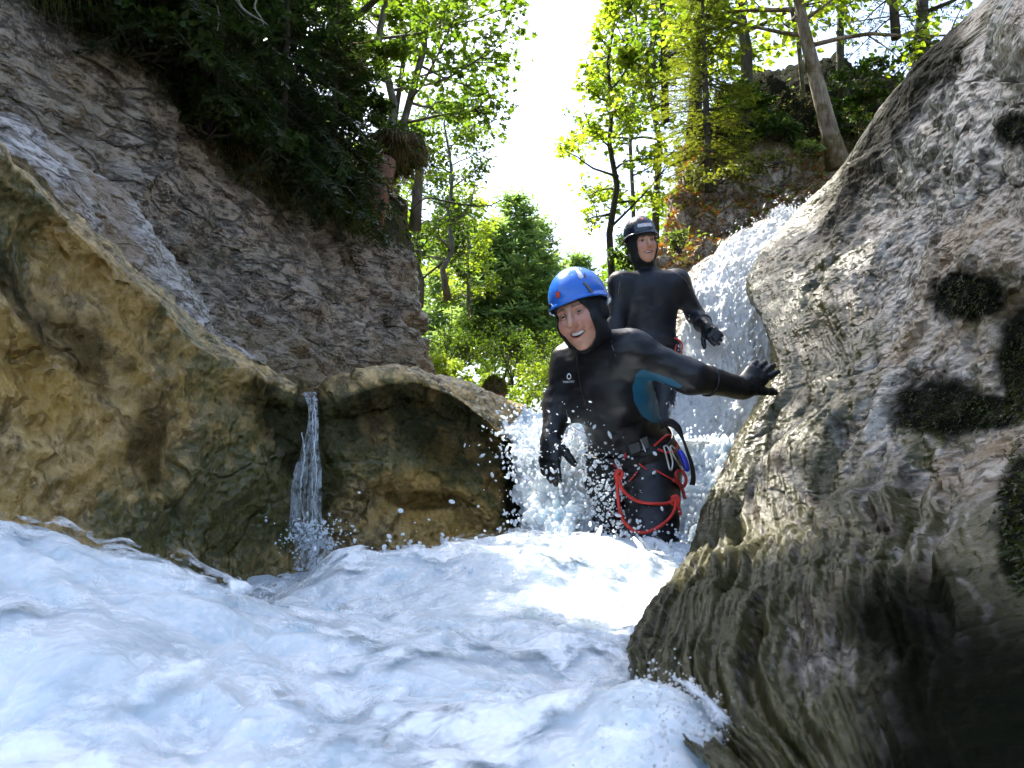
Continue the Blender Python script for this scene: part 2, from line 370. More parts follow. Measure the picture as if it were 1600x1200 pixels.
# right wall : rows down the photograph, first entries are the turned-away back
WALL_ROWS = [(-420, 1990, 2.2, 1.55, .9), (-150, 1700, 2.75, 2.0, 1.0), (0, 1545, 3.15, 2.35, 1.1), (130, 1408, 3.7, 2.3, 1.1), (270, 1305, 4.35, 2.15, 1.05),
             (335, 1243, 4.7, 2.05, 1.0), (400, 1192, 4.4, 1.9, 1.0), (460, 1170, 4.0, 1.8, .95), (545, 1205, 3.2, 1.65, .9), (620, 1190, 3.02, 1.5, .88),
             (690, 1152, 2.98, 1.38, .85), (780, 1112, 2.78, 1.20, .8), (860, 1082, 2.34, 1.02, .70), (945, 1036, 1.58, .84, .60), (1020, 992, 1.12, .68, .50),
             (1100, 1010, .85, .54, .42), (1200, 1110, .64, .42, .34), (1340, 1230, .48, .32, .27), (1600, 1400, .36, .25, .21)]
ctrl = []
for py, sx, ds, dr, dn in WALL_ROWS:
    row = [P(sx + 330, py - 30, ds + 2.6), P(sx + 110, py - 10, ds + 1.5), P(sx + 22, py, ds + .55), P(sx, py, ds)]
    for t_ in (.10, .25, .45, .7, 1.0):
        w_ = t_ ** .75
        row.append(P(sx + (1600 - sx) * t_ if sx < 1560 else sx + 300 * t_, py, ds + (dr - ds) * w_))
    row.append(P(max(2050, sx + 500), py, dn)); row.append(P(2900, py, dn * .62))
    ctrl.append(row)
def wall_disp(S, N):
    nr, nc = S.shape[:2]; v, u = np.meshgrid(np.linspace(0, 1, nr), np.linspace(0, 1, nc), indexing='ij')
    px, py, d = proj(S)
    wrp = fbm(S * 1.6 + 3, 3) * .35
    big = fbm(S * 1.1 + 7, 3) * .085
    # drapery folds that run down the wall, strongest in the lower left
    low = sstep(420, 760, py) * (1 - sstep(1330, 1560, px) * .75)
    hz_ = S @ np.array([-.50, .86, .30]); q = np.stack([u * 27 + wrp * 2.6, v * 4.5 + wrp, d * .2], -1)
    rf = lambda z_: 1 - 2.2 * perlin(z_) ** 2
    fold = (rf(q) + .5 * rf(q * 2.1 + 5.7) + .22 * rf(q * 4.3 + 11)) * .046 * (0.12 + .95 * low)
    fold += ridged(np.stack([u * 75 + wrp * 6, v * 13, 0 * d], -1), 2) * .010 * low
    # knobbly pitted tufa, banded across the slope
    a = np.array([math.cos(R(38)), 0, math.sin(R(38))]); al = S @ a; ac = S @ np.array([-a[2], 0, a[0]])
    sb = np.stack([al * 6, S[..., 1] * 7, ac * 17], -1)
    tuf = fbm(sb + fbm(S * 4, 2)[..., None] * .8, 5, 2.1, .55) * .020
    pit = np.clip(.42 - worley(np.stack([al * 15, S[..., 1] * 18, ac * 30], -1) + .4 * fbm(S * 9, 2)[..., None]), 0, .4) * -.055
    up = 1 - .82 * low
    # ledge under the upper mossy band
    px0 = lerp_tab(py, [0, 130, 270, 335, 460], [1600, 1500, 1370, 1330, 1290])
    step = sstep(-25, 25, px - px0 + fbm(S * 3, 3) * 30) * .09 * (1 - sstep(400, 560, py))
    fine = fbm(S * 34, 3) * .0045
    near = np.clip(d / 1.7, .30, 1); edge_ = lerp_tab(py, [r[0] for r in WALL_ROWS], [r[1] for r in WALL_ROWS]); near = near * (.35 + .65 * sstep(-20, 90, px - edge_))
    return S + N * ((big + (fold - .058 * (.12 + .95 * low) - .006) + (tuf + pit) * up) * near + step + fine)[..., None]
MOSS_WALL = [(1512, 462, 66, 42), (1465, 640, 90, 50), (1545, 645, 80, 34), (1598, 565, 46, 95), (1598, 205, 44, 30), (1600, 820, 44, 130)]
def patch_mask(px, py, S, lst, nz=.55):
    m = np.zeros(px.shape); n = fbm(S * 9, 4)
    for cx, cy, rx, ry in lst:
        m = np.maximum(m, 1 - sstep(.75, 1.15, np.hypot((px - cx) / rx, (py - cy) / ry) + n * nz * .45))
    return m
def wall_attr(S, N, px, py):
    n = fbm(S * 2.2, 4); n2 = fbm(S * 6, 3)
    edge = lerp_tab(py, [r[0] for r in WALL_ROWS], [r[1] for r in WALL_ROWS])
    left = 1 - sstep(70, 260, px - edge + n * 60)
    low = sstep(560, 760, py + n * 70 - (px - 1200) * .32)
    moss = np.clip(.75 * left * sstep(300, 420, py) + .70 * low * (n2 > -.3) * (.5 + .5 * n) + .45 * sstep(.05, .5, n), 0, 1)
    moss = np.maximum(moss, .85 * (1 - sstep(0, 90, px - edge + n * 40)) * (1 - sstep(330, 470, py)))
    uu = np.repeat(np.linspace(0, 1, S.shape[1])[None], S.shape[0], 0); vv = np.repeat(np.linspace(0, 1, S.shape[0])[:, None], S.shape[1], 1)
    strk = fbm(np.stack([uu * 60 + n * 2.5, vv * 6, 0 * uu], -1), 4); moss = np.clip(moss * (1 - .75 * low) + 1.0 * low * sstep(-.45, .15, strk) + .5 * (1 - sstep(100, 330, px - edge)) * sstep(820, 930, py), 0, 1)
    dk = patch_mask(px, py, S, MOSS_WALL)
    dk = np.maximum(dk, sstep(815, 975, py + n * 60 - np.abs(px - 1440) * .12) * sstep(1200, 1390, px + n * 60)); dk = np.maximum(dk, .33 * low)  # lower right: deep shade painted in together with dark algae
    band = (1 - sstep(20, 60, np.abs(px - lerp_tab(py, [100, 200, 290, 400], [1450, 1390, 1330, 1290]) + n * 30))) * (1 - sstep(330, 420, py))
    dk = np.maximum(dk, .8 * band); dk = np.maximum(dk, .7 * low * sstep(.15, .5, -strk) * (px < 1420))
    gold = np.clip(1.0 * sstep(-.05, .45, fbm(S * 1.7 + 9, 4)) + .6 * sstep(1380, 1600, px) * sstep(500, 700, py), 0, 1) * .55
    wet = np.clip(.95 * low + .9 * left + .35, 0, 1)
    return {'moss': moss, 'dark': dk, 'gold': gold, 'wet': wet}
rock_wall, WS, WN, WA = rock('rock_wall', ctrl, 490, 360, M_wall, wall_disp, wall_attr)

# left rear cliff
def cliff_d(px, py):
    base = lerp_tab(px, [-1400, -700, -200, 0, 200, 400, 560, 660], [1.5, 2.0, 2.6, 3.0, 3.75, 4.9, 6.1, 7.0])
    return base * (1 + .28 * (600 - py) / 600)
rows = []
for py in (-900, -600, -300, -80, 60, 180, 300, 400, 500, 590, 680, 820):
    e = lerp_tab(py, [-900, -300, 0, 300, 430, 520, 590, 680, 820], [520, 560, 590, 612, 640, 652, 672, 700, 720])
    row = []
    for px in (-1400, -700, -250, 0, 180, 340, 470, 570):
        q = px if px < 0 else px * e / 640.
        pyy = py if px > -300 else py - 100
        pyy = max(pyy, lerp_tab(q, [-700, -250, 0, 180, 340, 470, 570, 640], [-1200, -800, -220, -50, 130, 235, 280, 300]) + py * .06)
        row.append(P(q, pyy, cliff_d(q, pyy)))
    pc = max(py, 310 + py * .06); dE = cliff_d(e, pc)
    row += [P(e - 12, pc, dE - .15), P(e, pc, dE + .5), P(e - 25, pc, dE + 2.2), P(e - 160, pc - 20, dE + 5)]
    rows.append(row)
def cliff_disp(S, N):
    a = np.array([math.cos(R(-42)), 0, math.sin(R(-42))]); al = S @ a; ac = S @ np.array([-a[2], 0, a[0]])
    st = np.stack([al * .9, S[..., 1] * .9, ac * 3.4], -1)
    d = fbm(S * .6 + 5, 3) * .16 + ridged(st + .5 * fbm(S * 1.2, 2)[..., None], 4, 2.2, .5) * .075
    d += fbm(np.stack([al * 5, S[..., 1] * 6, ac * 12], -1), 4) * .030 + fbm(S * 22, 3) * .008
    crack = np.abs(ac - .12 * fbm(S * 1.3 + 2, 3) - .55); d -= .16 * (1 - sstep(.0, .07, crack))
    crack = np.abs(ac - .10 * fbm(S * 1.6 + 9, 3) + .25); d -= .10 * (1 - sstep(.0, .05, crack))
    return S + N * d[..., None]
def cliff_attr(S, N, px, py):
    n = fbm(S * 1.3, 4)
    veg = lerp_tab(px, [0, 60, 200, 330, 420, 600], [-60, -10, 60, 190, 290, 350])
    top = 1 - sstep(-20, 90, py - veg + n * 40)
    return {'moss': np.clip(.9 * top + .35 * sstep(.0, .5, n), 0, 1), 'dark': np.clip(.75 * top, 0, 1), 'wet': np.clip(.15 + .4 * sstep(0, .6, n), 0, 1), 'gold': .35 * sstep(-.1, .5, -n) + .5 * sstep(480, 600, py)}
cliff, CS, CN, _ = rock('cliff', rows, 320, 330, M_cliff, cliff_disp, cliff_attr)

# pale slab leaning on the cliff
SL_T = [(-520, -160, 1.6), (-260, 20, 1.95), (-90, 150, 2.25), (20, 192, 2.5), (90, 235, 2.65), (160, 285, 2.85), (240, 372, 3.05), (300, 440, 3.25), (322, 480, 3.35), (330, 520, 3.45)]
SL_B = [(-560, 300, 1.3), (-300, 330, 1.6), (-90, 340, 1.95), (20, 350, 2.2), (90, 420, 2.35), (160, 500, 2.55), (230, 570, 2.75), (280, 620, 2.9), (300, 640, 2.98), (318, 660, 3.05)]
rows = [[P(x - 10, y + 25, d + .55) for x, y, d in SL_T], [P(x, y, d + .12) for x, y, d in SL_T]]
for k in (.12, .35, .65, 1.0): rows.append([P(a[0] + (b[0] - a[0]) * k, a[1] + (b[1] - a[1]) * k, a[2] + (b[2] - a[2]) * k - .10 * math.sin(k * 3.14)) for a, b in zip(SL_T, SL_B)])
rows = [r + [P(r[-1][0] * 0 + q[0], q[1], q[2]) for q in []] for r in rows]
for r in rows: r.append(r[-1] + np.array([.10, .45, -.05]))
def slab_disp(S, N):
    a = np.array([math.cos(R(-40)), 0, math.sin(R(-40))]); al = S @ a; ac = S @ np.array([-a[2], 0, a[0]])
    d = fbm(np.stack([al * 1.5, S[..., 1] * 2, ac * 4], -1), 4) * .045 + ridged(np.stack([al * 3, S[..., 1] * 3, ac * 11], -1) + .5 * fbm(S * 3, 2)[..., None], 3) * .018
    return S + N * (d + fbm(S * 26, 3) * .007)[..., None]
slab, SS, SN, _ = rock('rock_slab', rows, 150, 260, M_slab, slab_disp, lambda S, N, px, py: {'gold': .8 * sstep(-.1, .5, fbm(S * 2 + 4, 3)), 'wet': .25 + 0 * px, 'moss': .35 * sstep(.1, .6, fbm(S * 3, 3)), 'dark': 0 * px})

# ochre ledge in the foreground, with the dark boulder at its right end
LX = [-620, -300, -120, 0, 100, 200, 300, 380, 445, 492, 545, 600, 650, 705, 755, 800, 830, 842]
LD = [1.05, 1.35, 1.55, 1.72, 1.9, 2.08, 2.32, 2.52, 2.68, 2.80, 2.86, 2.92, 2.98, 3.04, 3.10, 3.17, 3.25, 3.34]
LT = [-120, 60, 165, 245, 335, 428, 522, 582, 612, 632, 612, 596, 594, 612, 648, 692, 742, 770]       # crest line
LB = [900, 880, 860, 860, 880, 920, 965, 950, 915, 900, 895, 893, 893, 895, 895, 895, 890, 885]         # water line
rows = []
REAR = [(-620, -150, .5), (-300, 40, .6), (-120, 170, .6), (0, 255, .6), (100, 345, .6), (200, 440, .6), (300, 535, .55), (380, 590, .5), (445, 616, .5), (492, 628, .7), (545, 606, .9), (610, 584, 1.1), (665, 590, 1.2), (725, 604, 1.2), (775, 628, 1.1), (812, 648, 1.0), (838, 664, .9), (846, 690, .8)]
rows.append([P(x + 12, y + 60, d + r + .7) for (x, y, r), d in zip(REAR, LD)])
rows.append([P(x, y + 4, d + r) for (x, y, r), d in zip(REAR, LD)])
rows.append([P((a + x) / 2, (t + y) / 2 + 3, d + r * .45) for a, t, (x, y, r), d in zip(LX, LT, REAR, LD)])
rows.append([P(a + .06 * (x - a), t + .06 * (y - t), d + .10) for a, t, (x, y, r), d in zip(LX, LT, REAR, LD)])
rows.append([P(a, t, d + .03) for a, t, d in zip(LX, LT, LD)])
rows.append([P(a, t + 7, d + .0) for a, t, d in zip(LX, LT, LD)])
bul = lambda px, a: a * float(sstep(470, 560, np.array(px)))
for k, off_l, off_b in ((.14, .03, .03), (.30, -.02, -.05), (.46, -.05, -.09), (.60, -.06, -.05), (.76, -.07, -.03), (.90, -.10, -.06), (1.0, -.14, -.09), (1.25, -.18, -.12), (1.7, -.1, -.05)):
    r = []
    for a, t, b, d in zip(LX, LT, LB, LD):
        w = float(sstep(470, 560, np.array(a))); r.append(P(a, t + (b - t) * k, d + off_l * (1 - w) + off_b * w))
    rows.append(r)
for j, r in enumerate(rows):
    last = r[-1]; r.append(last + np.array([.02, .25, 0])); r.append(last + np.array([-.12, .75, .0]))
def ledge_disp(S, N):
    px, py, d = proj(S)
    a = np.array([math.cos(R(-40)), 0, math.sin(R(-40))]); al = S @ a; ac = S @ np.array([-a[2], 0, a[0]])
    o = fbm(S * 1.5 + 2, 3) * .055 + ridged(np.stack([al * 2.2, S[..., 1] * 2.5, ac * 4.2], -1) + .6 * fbm(S * 2, 2)[..., None], 4) * .026
    o += fbm(np.stack([al * 7, S[..., 1] * 9, ac * 12], -1), 4, 2.1, .55) * .014 + fbm(S * 40, 3) * .0035
    hole = patch_mask(px, py, S, [(662, 782, 64, 17)], .3); o -= hole * .03
    o -= .04 * (1 - sstep(8, 22, np.abs(px - 478 - fbm(S * 3, 2) * 12))) * (1 - sstep(640, 700, py)) * sstep(590, 620, py)
    return S + N * o[..., None]
def ledge_attr(S, N, px, py):
    n = fbm(S * 2.0, 4); n2 = fbm(S * 5, 3)
    crest = lerp_tab(px, LX, LT); h = py - crest
    right = sstep(480, 560, px)
    up = (1 - sstep(60, 210, h + n * 60))
    moss = np.clip((1 - right) * (.55 * up * sstep(150, 330, px) + .65 * sstep(-.2, .5, n) + .5 * (1 - sstep(30, 120, np.abs(py - 790 + n * 60))) * sstep(100, 200, px)) + right * .75 * (1 - sstep(110, 190, h)) * sstep(-.5, .2, n2), 0, 1)
    dark = np.clip(right * (h > 4) * (1 - sstep(60, 150, h + n * 50)) * .82 + right * .75 * sstep(770, 800, px + n * 25) * (1 - sstep(820, 850, py)), 0, 1)
    dark = np.maximum(dark, .6 * patch_mask(px, py, S, [(662, 782, 62, 16)], .6)); dark *= (h > -2)  # shade inside the boulder's hollow is put into the colour
    dark = np.maximum(dark, .72 * (1 - right) * sstep(.12, .42, fbm(S * 2.3 + 8, 4)))
    wet = np.clip(.45 + .5 * n, 0, 1) * (h > -3) + .2 * (h <= -3)
    gold = np.where(h > -3, np.clip(.62 - .5 * n, 0, 1), .2)
    gold = gold * (1 - .6 * sstep(840, 930, py))
    return {'moss': moss * np.where(h > -3, 1, .45), 'dark': dark, 'wet': np.clip(wet, 0, 1), 'gold': gold}
ledge, LS, LN, LA = rock('rock_ledge', rows, 260, 450, M_gold, ledge_disp, ledge_attr)

# sunlit bank behind the second person and the waterfall
rows = []
BK = [(560, 6.6, 1000), (470, 6.9, 1020), (415, 7.2, 1030), (370, 7.5, 1040), (330, 7.8, 1056), (300, 8.1, 1068), (268, 8.5, 1078), (225, 9.1, 1090), (190, 10.0, 1110), (165, 12, 1130), (140, 16, 1130)]
for py, d, e in BK:
    row = [P(e + 40, py - 5, d + 2.6), P(e + 4, py, d + .9), P(e, py + 4, d + .2)]
    for k in (.1, .28, .5, .75, 1.0):
        x = e + (1760 - e) * k
        row.append(P(x, py - 60 * k * (1 if py < 300 else .4) + 25 * math.sin(k * 9 + py * .02), d - .55 * math.sin(k * 3.1) + .6 * k))
    rows.append(row)
def bank_disp(S, N):
    w = worley(S * np.array([2.4, 2.4, 3.2]) + .5 * fbm(S * 2, 2)[..., None])
    o = fbm(S * .9, 4) * .20 + (.5 - w) * .30 + ridged(S * 4.5, 4) * .05 + fbm(S * 14, 3) * .022
    return S + N * o[..., None]
def bank_attr(S, N, px, py):
    n = fbm(S * 1.8, 4); upn = N[..., 2]
    soil = 1 - sstep(225, 275, py + n * 30 - (px - 1100) * .05)
    return {'moss': np.clip(.7 * sstep(.35, .8, upn + .5 * n) + .5 * soil, 0, 1), 'gold': np.clip(.8 * sstep(-.2, .3, fbm(S * 2.6 + 3, 3)) + soil, 0, 1), 'dark': np.clip(.25 * soil + .7 * (1 - sstep(205, 245, py + n * 20)), 0, 1), 'wet': .05 + 0 * px}
bank, BS, BN, _ = rock('rock_bank', rows, 230, 250, M_bank, bank_disp, bank_attr)

# dark earth bank that overhangs the left cliff
rows = []
EB = [(-1500, -420), (-700, -300), (-250, -130), (0, -60), (90, -10), (200, 55), (300, 150), (370, 262), (460, 305), (520, 325), (555, 340), (575, 350)]
for k, dy, dd in ((0, 40, .9), (1, 10, .12), (2, -45, -.22), (3, -130, -.05), (4, -230, .7), (5, -300, 2.2), (6, -200, 5.0)):
    r = []
    for px, py in EB:
        w = 1 - float(sstep(320, 570, np.array(px))) * .80
        r.append(P(px + dd * 8, py + dy * w, cliff_d(min(px, 640), py) + dd * (.6 + .4 * w)))
    rows.append(r)
for r in rows: r.append(r[-1] + np.array([.05, 1.0, -.02])); r.append(r[-1] + np.array([-.5, 2.5, -.2]))
ebank, ES, EN, _ = rock('earth_bank', rows, 120, 180, M_earth, lambda S, N: S + N * (fbm(S * 1.6, 4) * .16 + fbm(S * 7, 3) * .035)[..., None], lambda S, N, px, py: {})
# ------------------------------------------------------------------ water
def stuff(o): return tag(o, kind='stuff')
def foam_height(x, y):
    """surface of the plunge pool"""
    q = np.stack([x, y, x * 0], -1)
    px = 800 + x / np.maximum(y, .05) * FPX
    z = -.245 + 0 * x
    gs = lambda cx, cy, sx, sy, h: h * np.exp(-((x - cx) / sx) ** 2 - ((y - cy) / sy) ** 2)
    z = z + gs(-.82, 1.32, .42, .30, .165) + gs(-.55, .95, .33, .3, .07) + gs(-1.3, 1.2, .4, .35, .17)
    z = z + gs(-.20, 2.25, .40, .42, .105) + gs(.15, 2.45, .35, .4, .085) + gs(.50, 2.75, .38, .35, .075) + gs(-.42, 2.05, .16, .25, .04)
    z = z + gs(.13, .80, .10, .13, .065) - gs(.48, .7, .17, .5, .09) + gs(-.1, .7, .35, .25, .02)
    z = z - gs(-.72, 2.02, .22, .28, .10) - gs(.42, 1.45, .18, .3, .035) - gs(-.9, 1.95, .2, .25, .05)
    w = q + .12 * np.stack([fbm(q * 2.2 + 1, 2), fbm(q * 2.2 + 5, 2), 0 * x], -1)
    bil = np.abs(perlin(w * 3.6)) * .5 + np.abs(perlin(w * 7.9 + 3)) * .3
    z = z + (bil - .25) * .060 + fbm(q * 1.9, 3) * .025
    msk = sstep(-.35, .35, fbm(q * 2.7 + 8, 2)); pf = lambda k, o: np.clip(1 - worley(w * k + o) ** 2, 0, 1)
    z = z + (pf(7.5, 1) - .7) * .040 * (.3 + .7 * msk) + (pf(17, 4) - .7) * .017 * (.2 + .8 * msk) + (pf(40, 7) - .7) * .007
    return z
nx, ny = 330, 410
u = np.linspace(0, 1, nx); v = np.linspace(0, 1, ny)
yy = .22 + (3.5 - .22) * v ** 1.55
X = np.zeros((ny, nx)); Y = np.repeat(yy[:, None], nx, 1)
xl = np.interp(yy, [.2, 1, 1.6, 2.2, 3.5], [-1.1, -1.5, -1.75, -1.5, -.7]); xr = np.interp(yy, [.2, .6, 1, 1.6, 2.2, 3.5], [.7, .75, .75, .75, .85, 1.0])
X = xl[:, None] + (xr - xl)[:, None] * u[None, :]
Z = foam_height(X, Y)
Sf = np.stack([X, Y, Z], -1); Nf = normals(Sf); Nf *= np.sign(Nf[..., 2:3])
Sf = Sf + Nf * (fbm(Sf * 26, 3) * .0030)[..., None]
pxf, pyf, df = proj(Sf)
thin = np.zeros_like(X)
edge = np.interp(Y, [.2, .6, .9, 1.3, 1.8, 2.2, 2.6, 3.2], [.30, .30, .33, .36, .35, .38, .52, .75])       # right rock is close here
thin = np.maximum(thin, .80 * sstep(-.08, .18, X - edge + .05 * fbm(Sf * 6, 3)))
thin = np.maximum(thin, .35 * np.exp(-((X - .36) / .10) ** 2 - ((Y - 1.35) / .35) ** 2))
thin = np.maximum(thin, .62 * np.exp(-((X + .75) / .20) ** 2 - ((Y - 1.98) / .25) ** 2))
pool = mesh('pool_water', Sf, gfaces(ny, nx), M_foam); tag(pool, kind='structure')
# thin sheet of froth washing up the foot of the right wall
wu, wv_ = np.meshgrid(np.linspace(.16, .7, 100), np.linspace(.5, 2.1, 180)); WZ = foam_height(wu, wv_) + .012 + .55 * np.clip(wu - np.interp(wv_, [.4, .8, 1.1, 1.5, 2.1], [.16, .20, .26, .32, .42]), 0, 1) ** 1.2
tag(mesh('wash_water', np.stack([wu, wv_, WZ], -1), gfaces(180, 100), M_wash, attrs={'thin': .62 + .3 * sstep(.0, .30, wu - .34) + .6 * (1 - sstep(.16, .24, wu)) + .6 * (1 - sstep(.5, .6, wv_)) + .5 * sstep(1.7, 2.1, wv_) + .25 * np.clip(fbm(np.stack([wu * 5, wv_ * 5, 0 * wu], -1), 3), -.5, 1)}), kind='structure')

def flow_sheet(name, ctrl, nr, nc, mat, amp, thinf, seed=0, lo=1.0):
    S = surf(ctrl, nr, nc); N = normals(S)
    if N[nr // 2, nc // 2] @ (-S[nr // 2, nc // 2]) < 0: N = -N; fl = False
    else: fl = True
    L = np.cumsum(np.linalg.norm(np.diff(S, axis=0, prepend=S[:1]), axis=-1), 0); Wd = np.cumsum(np.linalg.norm(np.diff(S, axis=1, prepend=S[:, :1]), axis=-1), 1)
    Wd = Wd + seed
    d = fbm(np.stack([Wd * 9 * lo, L * 4.5 * lo, 0 * L + seed], -1), 4, 2.1, .55) * amp + np.abs(perlin(np.stack([Wd * 26 * lo, L * 15 * lo, 0 * L + seed], -1))) * amp * .7
    S2 = S + N * d[..., None]
    v_, u_ = np.meshgrid(np.linspace(0, 1, nr), np.linspace(0, 1, nc), indexing='ij')
    o = mesh(name, S2, gfaces(nr, nc, fl), mat, attrs={'flow_u': Wd, 'flow_v': L, 'thin': thinf(u_, v_, S2)})
    return o, S2, N
# upper waterfall chute
FL = [(318, 1222, 1246, 6.0), (340, 1192, 1246, 5.85), (372, 1142, 1225, 5.6), (405, 1104, 1215, 5.35), (445, 1078, 1205, 5.15), (500, 1060, 1212, 5.0), (560, 1054, 1222, 4.85), (620, 1048, 1210, 4.7), (680, 1034, 1180, 4.5), (725, 1030, 1150, 4.3)]
ctrl = [[P(a + (b + 25 - a) * k, y + 8 * math.sin(k * 3), d - .12 * math.sin(k * 3.1)) for k in (0, .25, .5, .75, 1)] for y, a, b, d in FL]
wf, FS, FN = flow_sheet('waterfall', ctrl, 260, 120, M_fall, .035, lambda u, v, S: .55 * (1 - sstep(.0, .12, u)) + .22 * (1 - sstep(.0, .35, v)) + .2 * np.clip(fbm(S * 3.5, 3), 0, 1), 3)
tag(wf, kind='structure')
# rock face behind the chute
ctrl2 = [[q + np.array([.0, .16, -.02]) for q in r] for r in ctrl]
ctrl2 = [[r[0] + np.array([-.22, .5, -.1])] + r + [r[-1] + np.array([.5, .3, 0])] for r in ctrl2]
rock('chute_rock', ctrl2, 160, 120, M_bank, lambda S, N: S + N * (fbm(S * 3, 4) * .06)[..., None], lambda S, N, px, py: {'wet': 1 + 0 * px, 'gold': .4 + 0 * px, 'moss': .25 + 0 * px})
# upper pool
ux = np.linspace(-.75, 1.6, 90); uy = np.linspace(3.35, 6.4, 90); UX, UY = np.meshgrid(ux, uy)
UZ = .235 + fbm(np.stack([UX * 3, UY * 3, UX * 0], -1), 4) * .035 + np.abs(perlin(np.stack([UX * 9, UY * 9, UX * 0], -1))) * .03
tag(mesh('upper_pool_water', np.stack([UX, UY, UZ], -1), gfaces(90, 90), M_foam), kind='structure')
# cascade into the plunge pool
CX = [792, 815, 850, 900, 950, 1000, 1050, 1085, 1120, 1150]
lip_y = [676, 668, 664, 668, 690, 700, 700, 702, 705, 700]; lip_d = [3.36, 3.30, 3.26, 3.26, 3.42, 3.5, 3.5, 3.45, 3.4, 3.4]
bot_d = [2.92, 2.86, 2.76, 2.72, 2.92, 3.22, 3.22, 3.06, 3.0, 3.0]
bx = [832, 836, 850, 890, 945, 1000, 1050, 1080, 1100, 1120]
ctrl = []
ctrl.append([P(x, y - 2, d + .8) for x, y, d in zip(CX, lip_y, lip_d)])
ctrl.append([P(x, y, d) for x, y, d in zip(CX, lip_y, lip_d)])
for k in (.2, .45, .75, 1.0, 1.25):
    ctrl.append([P(a + (b - a) * min(1, k ** .7), y + (888 - y) * k, d + (e - d) * min(1, k ** .6) - (.12 if k > 1 else 0)) for a, b, y, d, e in zip(CX, bx, lip_y, lip_d, bot_d)])
ca, CSs, CNn = flow_sheet('cascade_water', ctrl, 200, 230, M_foam, .06, lambda u, v, S: .35 * (1 - sstep(0, .05, u)), 8)
tag(ca, kind='structure')
# thin trickle over the ledge
ctrl = [[P(x + o, y, d) for o in (-26 * w, -12 * w, 2 * w, 12 * w, 24 * w)] for x, y, d, w in ((484, 616, 2.86, .5), (488, 628, 2.72, .34), (490, 655, 2.60, .30), (486, 700, 2.55, .55), (481, 745, 2.53, .90), (479, 800, 2.52, 1.0), (480, 832, 2.50, 1.1))]
tr1, TS, TN = flow_sheet('trickle_water', ctrl, 160, 40, M_trickle, .012, lambda u, v, S: .15 * sstep(.25, .45, u) * (1 - sstep(.55, .7, u)) + .12 * np.abs(u - .5) * 2, 15, 2.2)
tag(tr1, kind='structure')
ctrl = [[P(x + o, y, d) for o in (-30 * w, -12 * w, 6 * w, 26 * w)] for x, y, d, w in ((482, 826, 2.50, .7), (490, 842, 2.42, 1.0), (500, 865, 2.34, 1.3), (506, 895, 2.28, 1.6))]
tr2, _, _ = flow_sheet('trickle_splash_water', ctrl, 110, 90, M_trickle, .014, lambda u, v, S: .05 + .18 * np.abs(u - .5) * 2, 21, 2.2)
tag(tr2, kind='structure')

# droplets thrown up around the falls
OCT = np.array([[1, 0, 0], [-1, 0, 0], [0, 1, 0], [0, -1, 0], [0, 0, 1], [0, 0, -1.]]); OCF = np.array([[0, 2, 4], [2, 1, 4], [1, 3, 4], [3, 0, 4], [2, 0, 5], [1, 2, 5], [3, 1, 5], [0, 3, 5]])
def subdiv_oct():
    v = [tuple(p) for p in OCT]; f = []
    def mid(a, b):
        m = (np.array(v[a]) + np.array(v[b])) / 2; m /= np.linalg.norm(m); v.append(tuple(m)); return len(v) - 1
    cache = {}
    for a, b, c in OCF:
        e = []
        for i, j in ((a, b), (b, c), (c, a)):
            k = (min(i, j), max(i, j))
            if k not in cache: cache[k] = mid(i, j)
            e.append(cache[k])
        f += [(a, e[0], e[2]), (e[0], b, e[1]), (e[2], e[1], c), (e[0], e[1], e[2])]
    return np.array(v), np.array(f)
BV, BF = subdiv_oct()
def drops(name, pts, dirs, rad, elong, mat=M_drop, seed=0, hi=False):
    g = np.random.default_rng(seed); n = len(pts); V0, F0 = (BV, BF) if (hi or n < 1700) else (OCT, OCF); rad = np.minimum(rad, .0060)
    d = dirs / (np.linalg.norm(dirs, axis=1)[:, None] + 1e-9); ref = g.normal(size=(n, 3)); a = np.cross(d, ref); a /= np.linalg.norm(a, axis=1)[:, None]; b = np.cross(d, a)
    V = pts[:, None, :] + rad[:, None, None] * (V0[None, :, 0:1] * a[:, None] + V0[None, :, 1:2] * b[:, None] + (V0[None, :, 2:3] * elong[:, None, None]) * d[:, None])
    F = (F0[None] + (np.arange(n) * len(V0))[:, None, None]).reshape(-1, 3)
    return stuff(mesh(name, V.reshape(-1, 3), F, mat))
g = np.random.default_rng(5)
def on_sheet(S, n, vlo=0, vhi=1, ulo=0, uhi=1):
    i = (g.uniform(vlo, vhi, n) * (S.shape[0] - 3)).astype(int) + 1; j = (g.uniform(ulo, uhi, n) * (S.shape[1] - 3)).astype(int) + 1
    return S[i, j], S[np.minimum(i + 2, S.shape[0] - 1), j] - S[i, j]
p, d = on_sheet(FS, 1700); p = p + g.normal(size=p.shape) * .035 + np.array([0, -.05, 0]); drops('waterfall_spray', p, d + g.normal(size=d.shape) * .002, g.gamma(2, .0014, len(p)) + .0010, g.uniform(1.4, 4.5, len(p)), seed=1)
p, d = on_sheet(CSs, 1690, .12, .9); p = p + g.normal(size=p.shape) * np.array([.04, .05, .05]) + np.array([0, -.05, 0.02]); drops('cascade_spray', p, d + g.normal(size=d.shape) * .002, g.gamma(2, .0018, len(p)) + .001, g.uniform(1, 2.6, len(p)), seed=2)
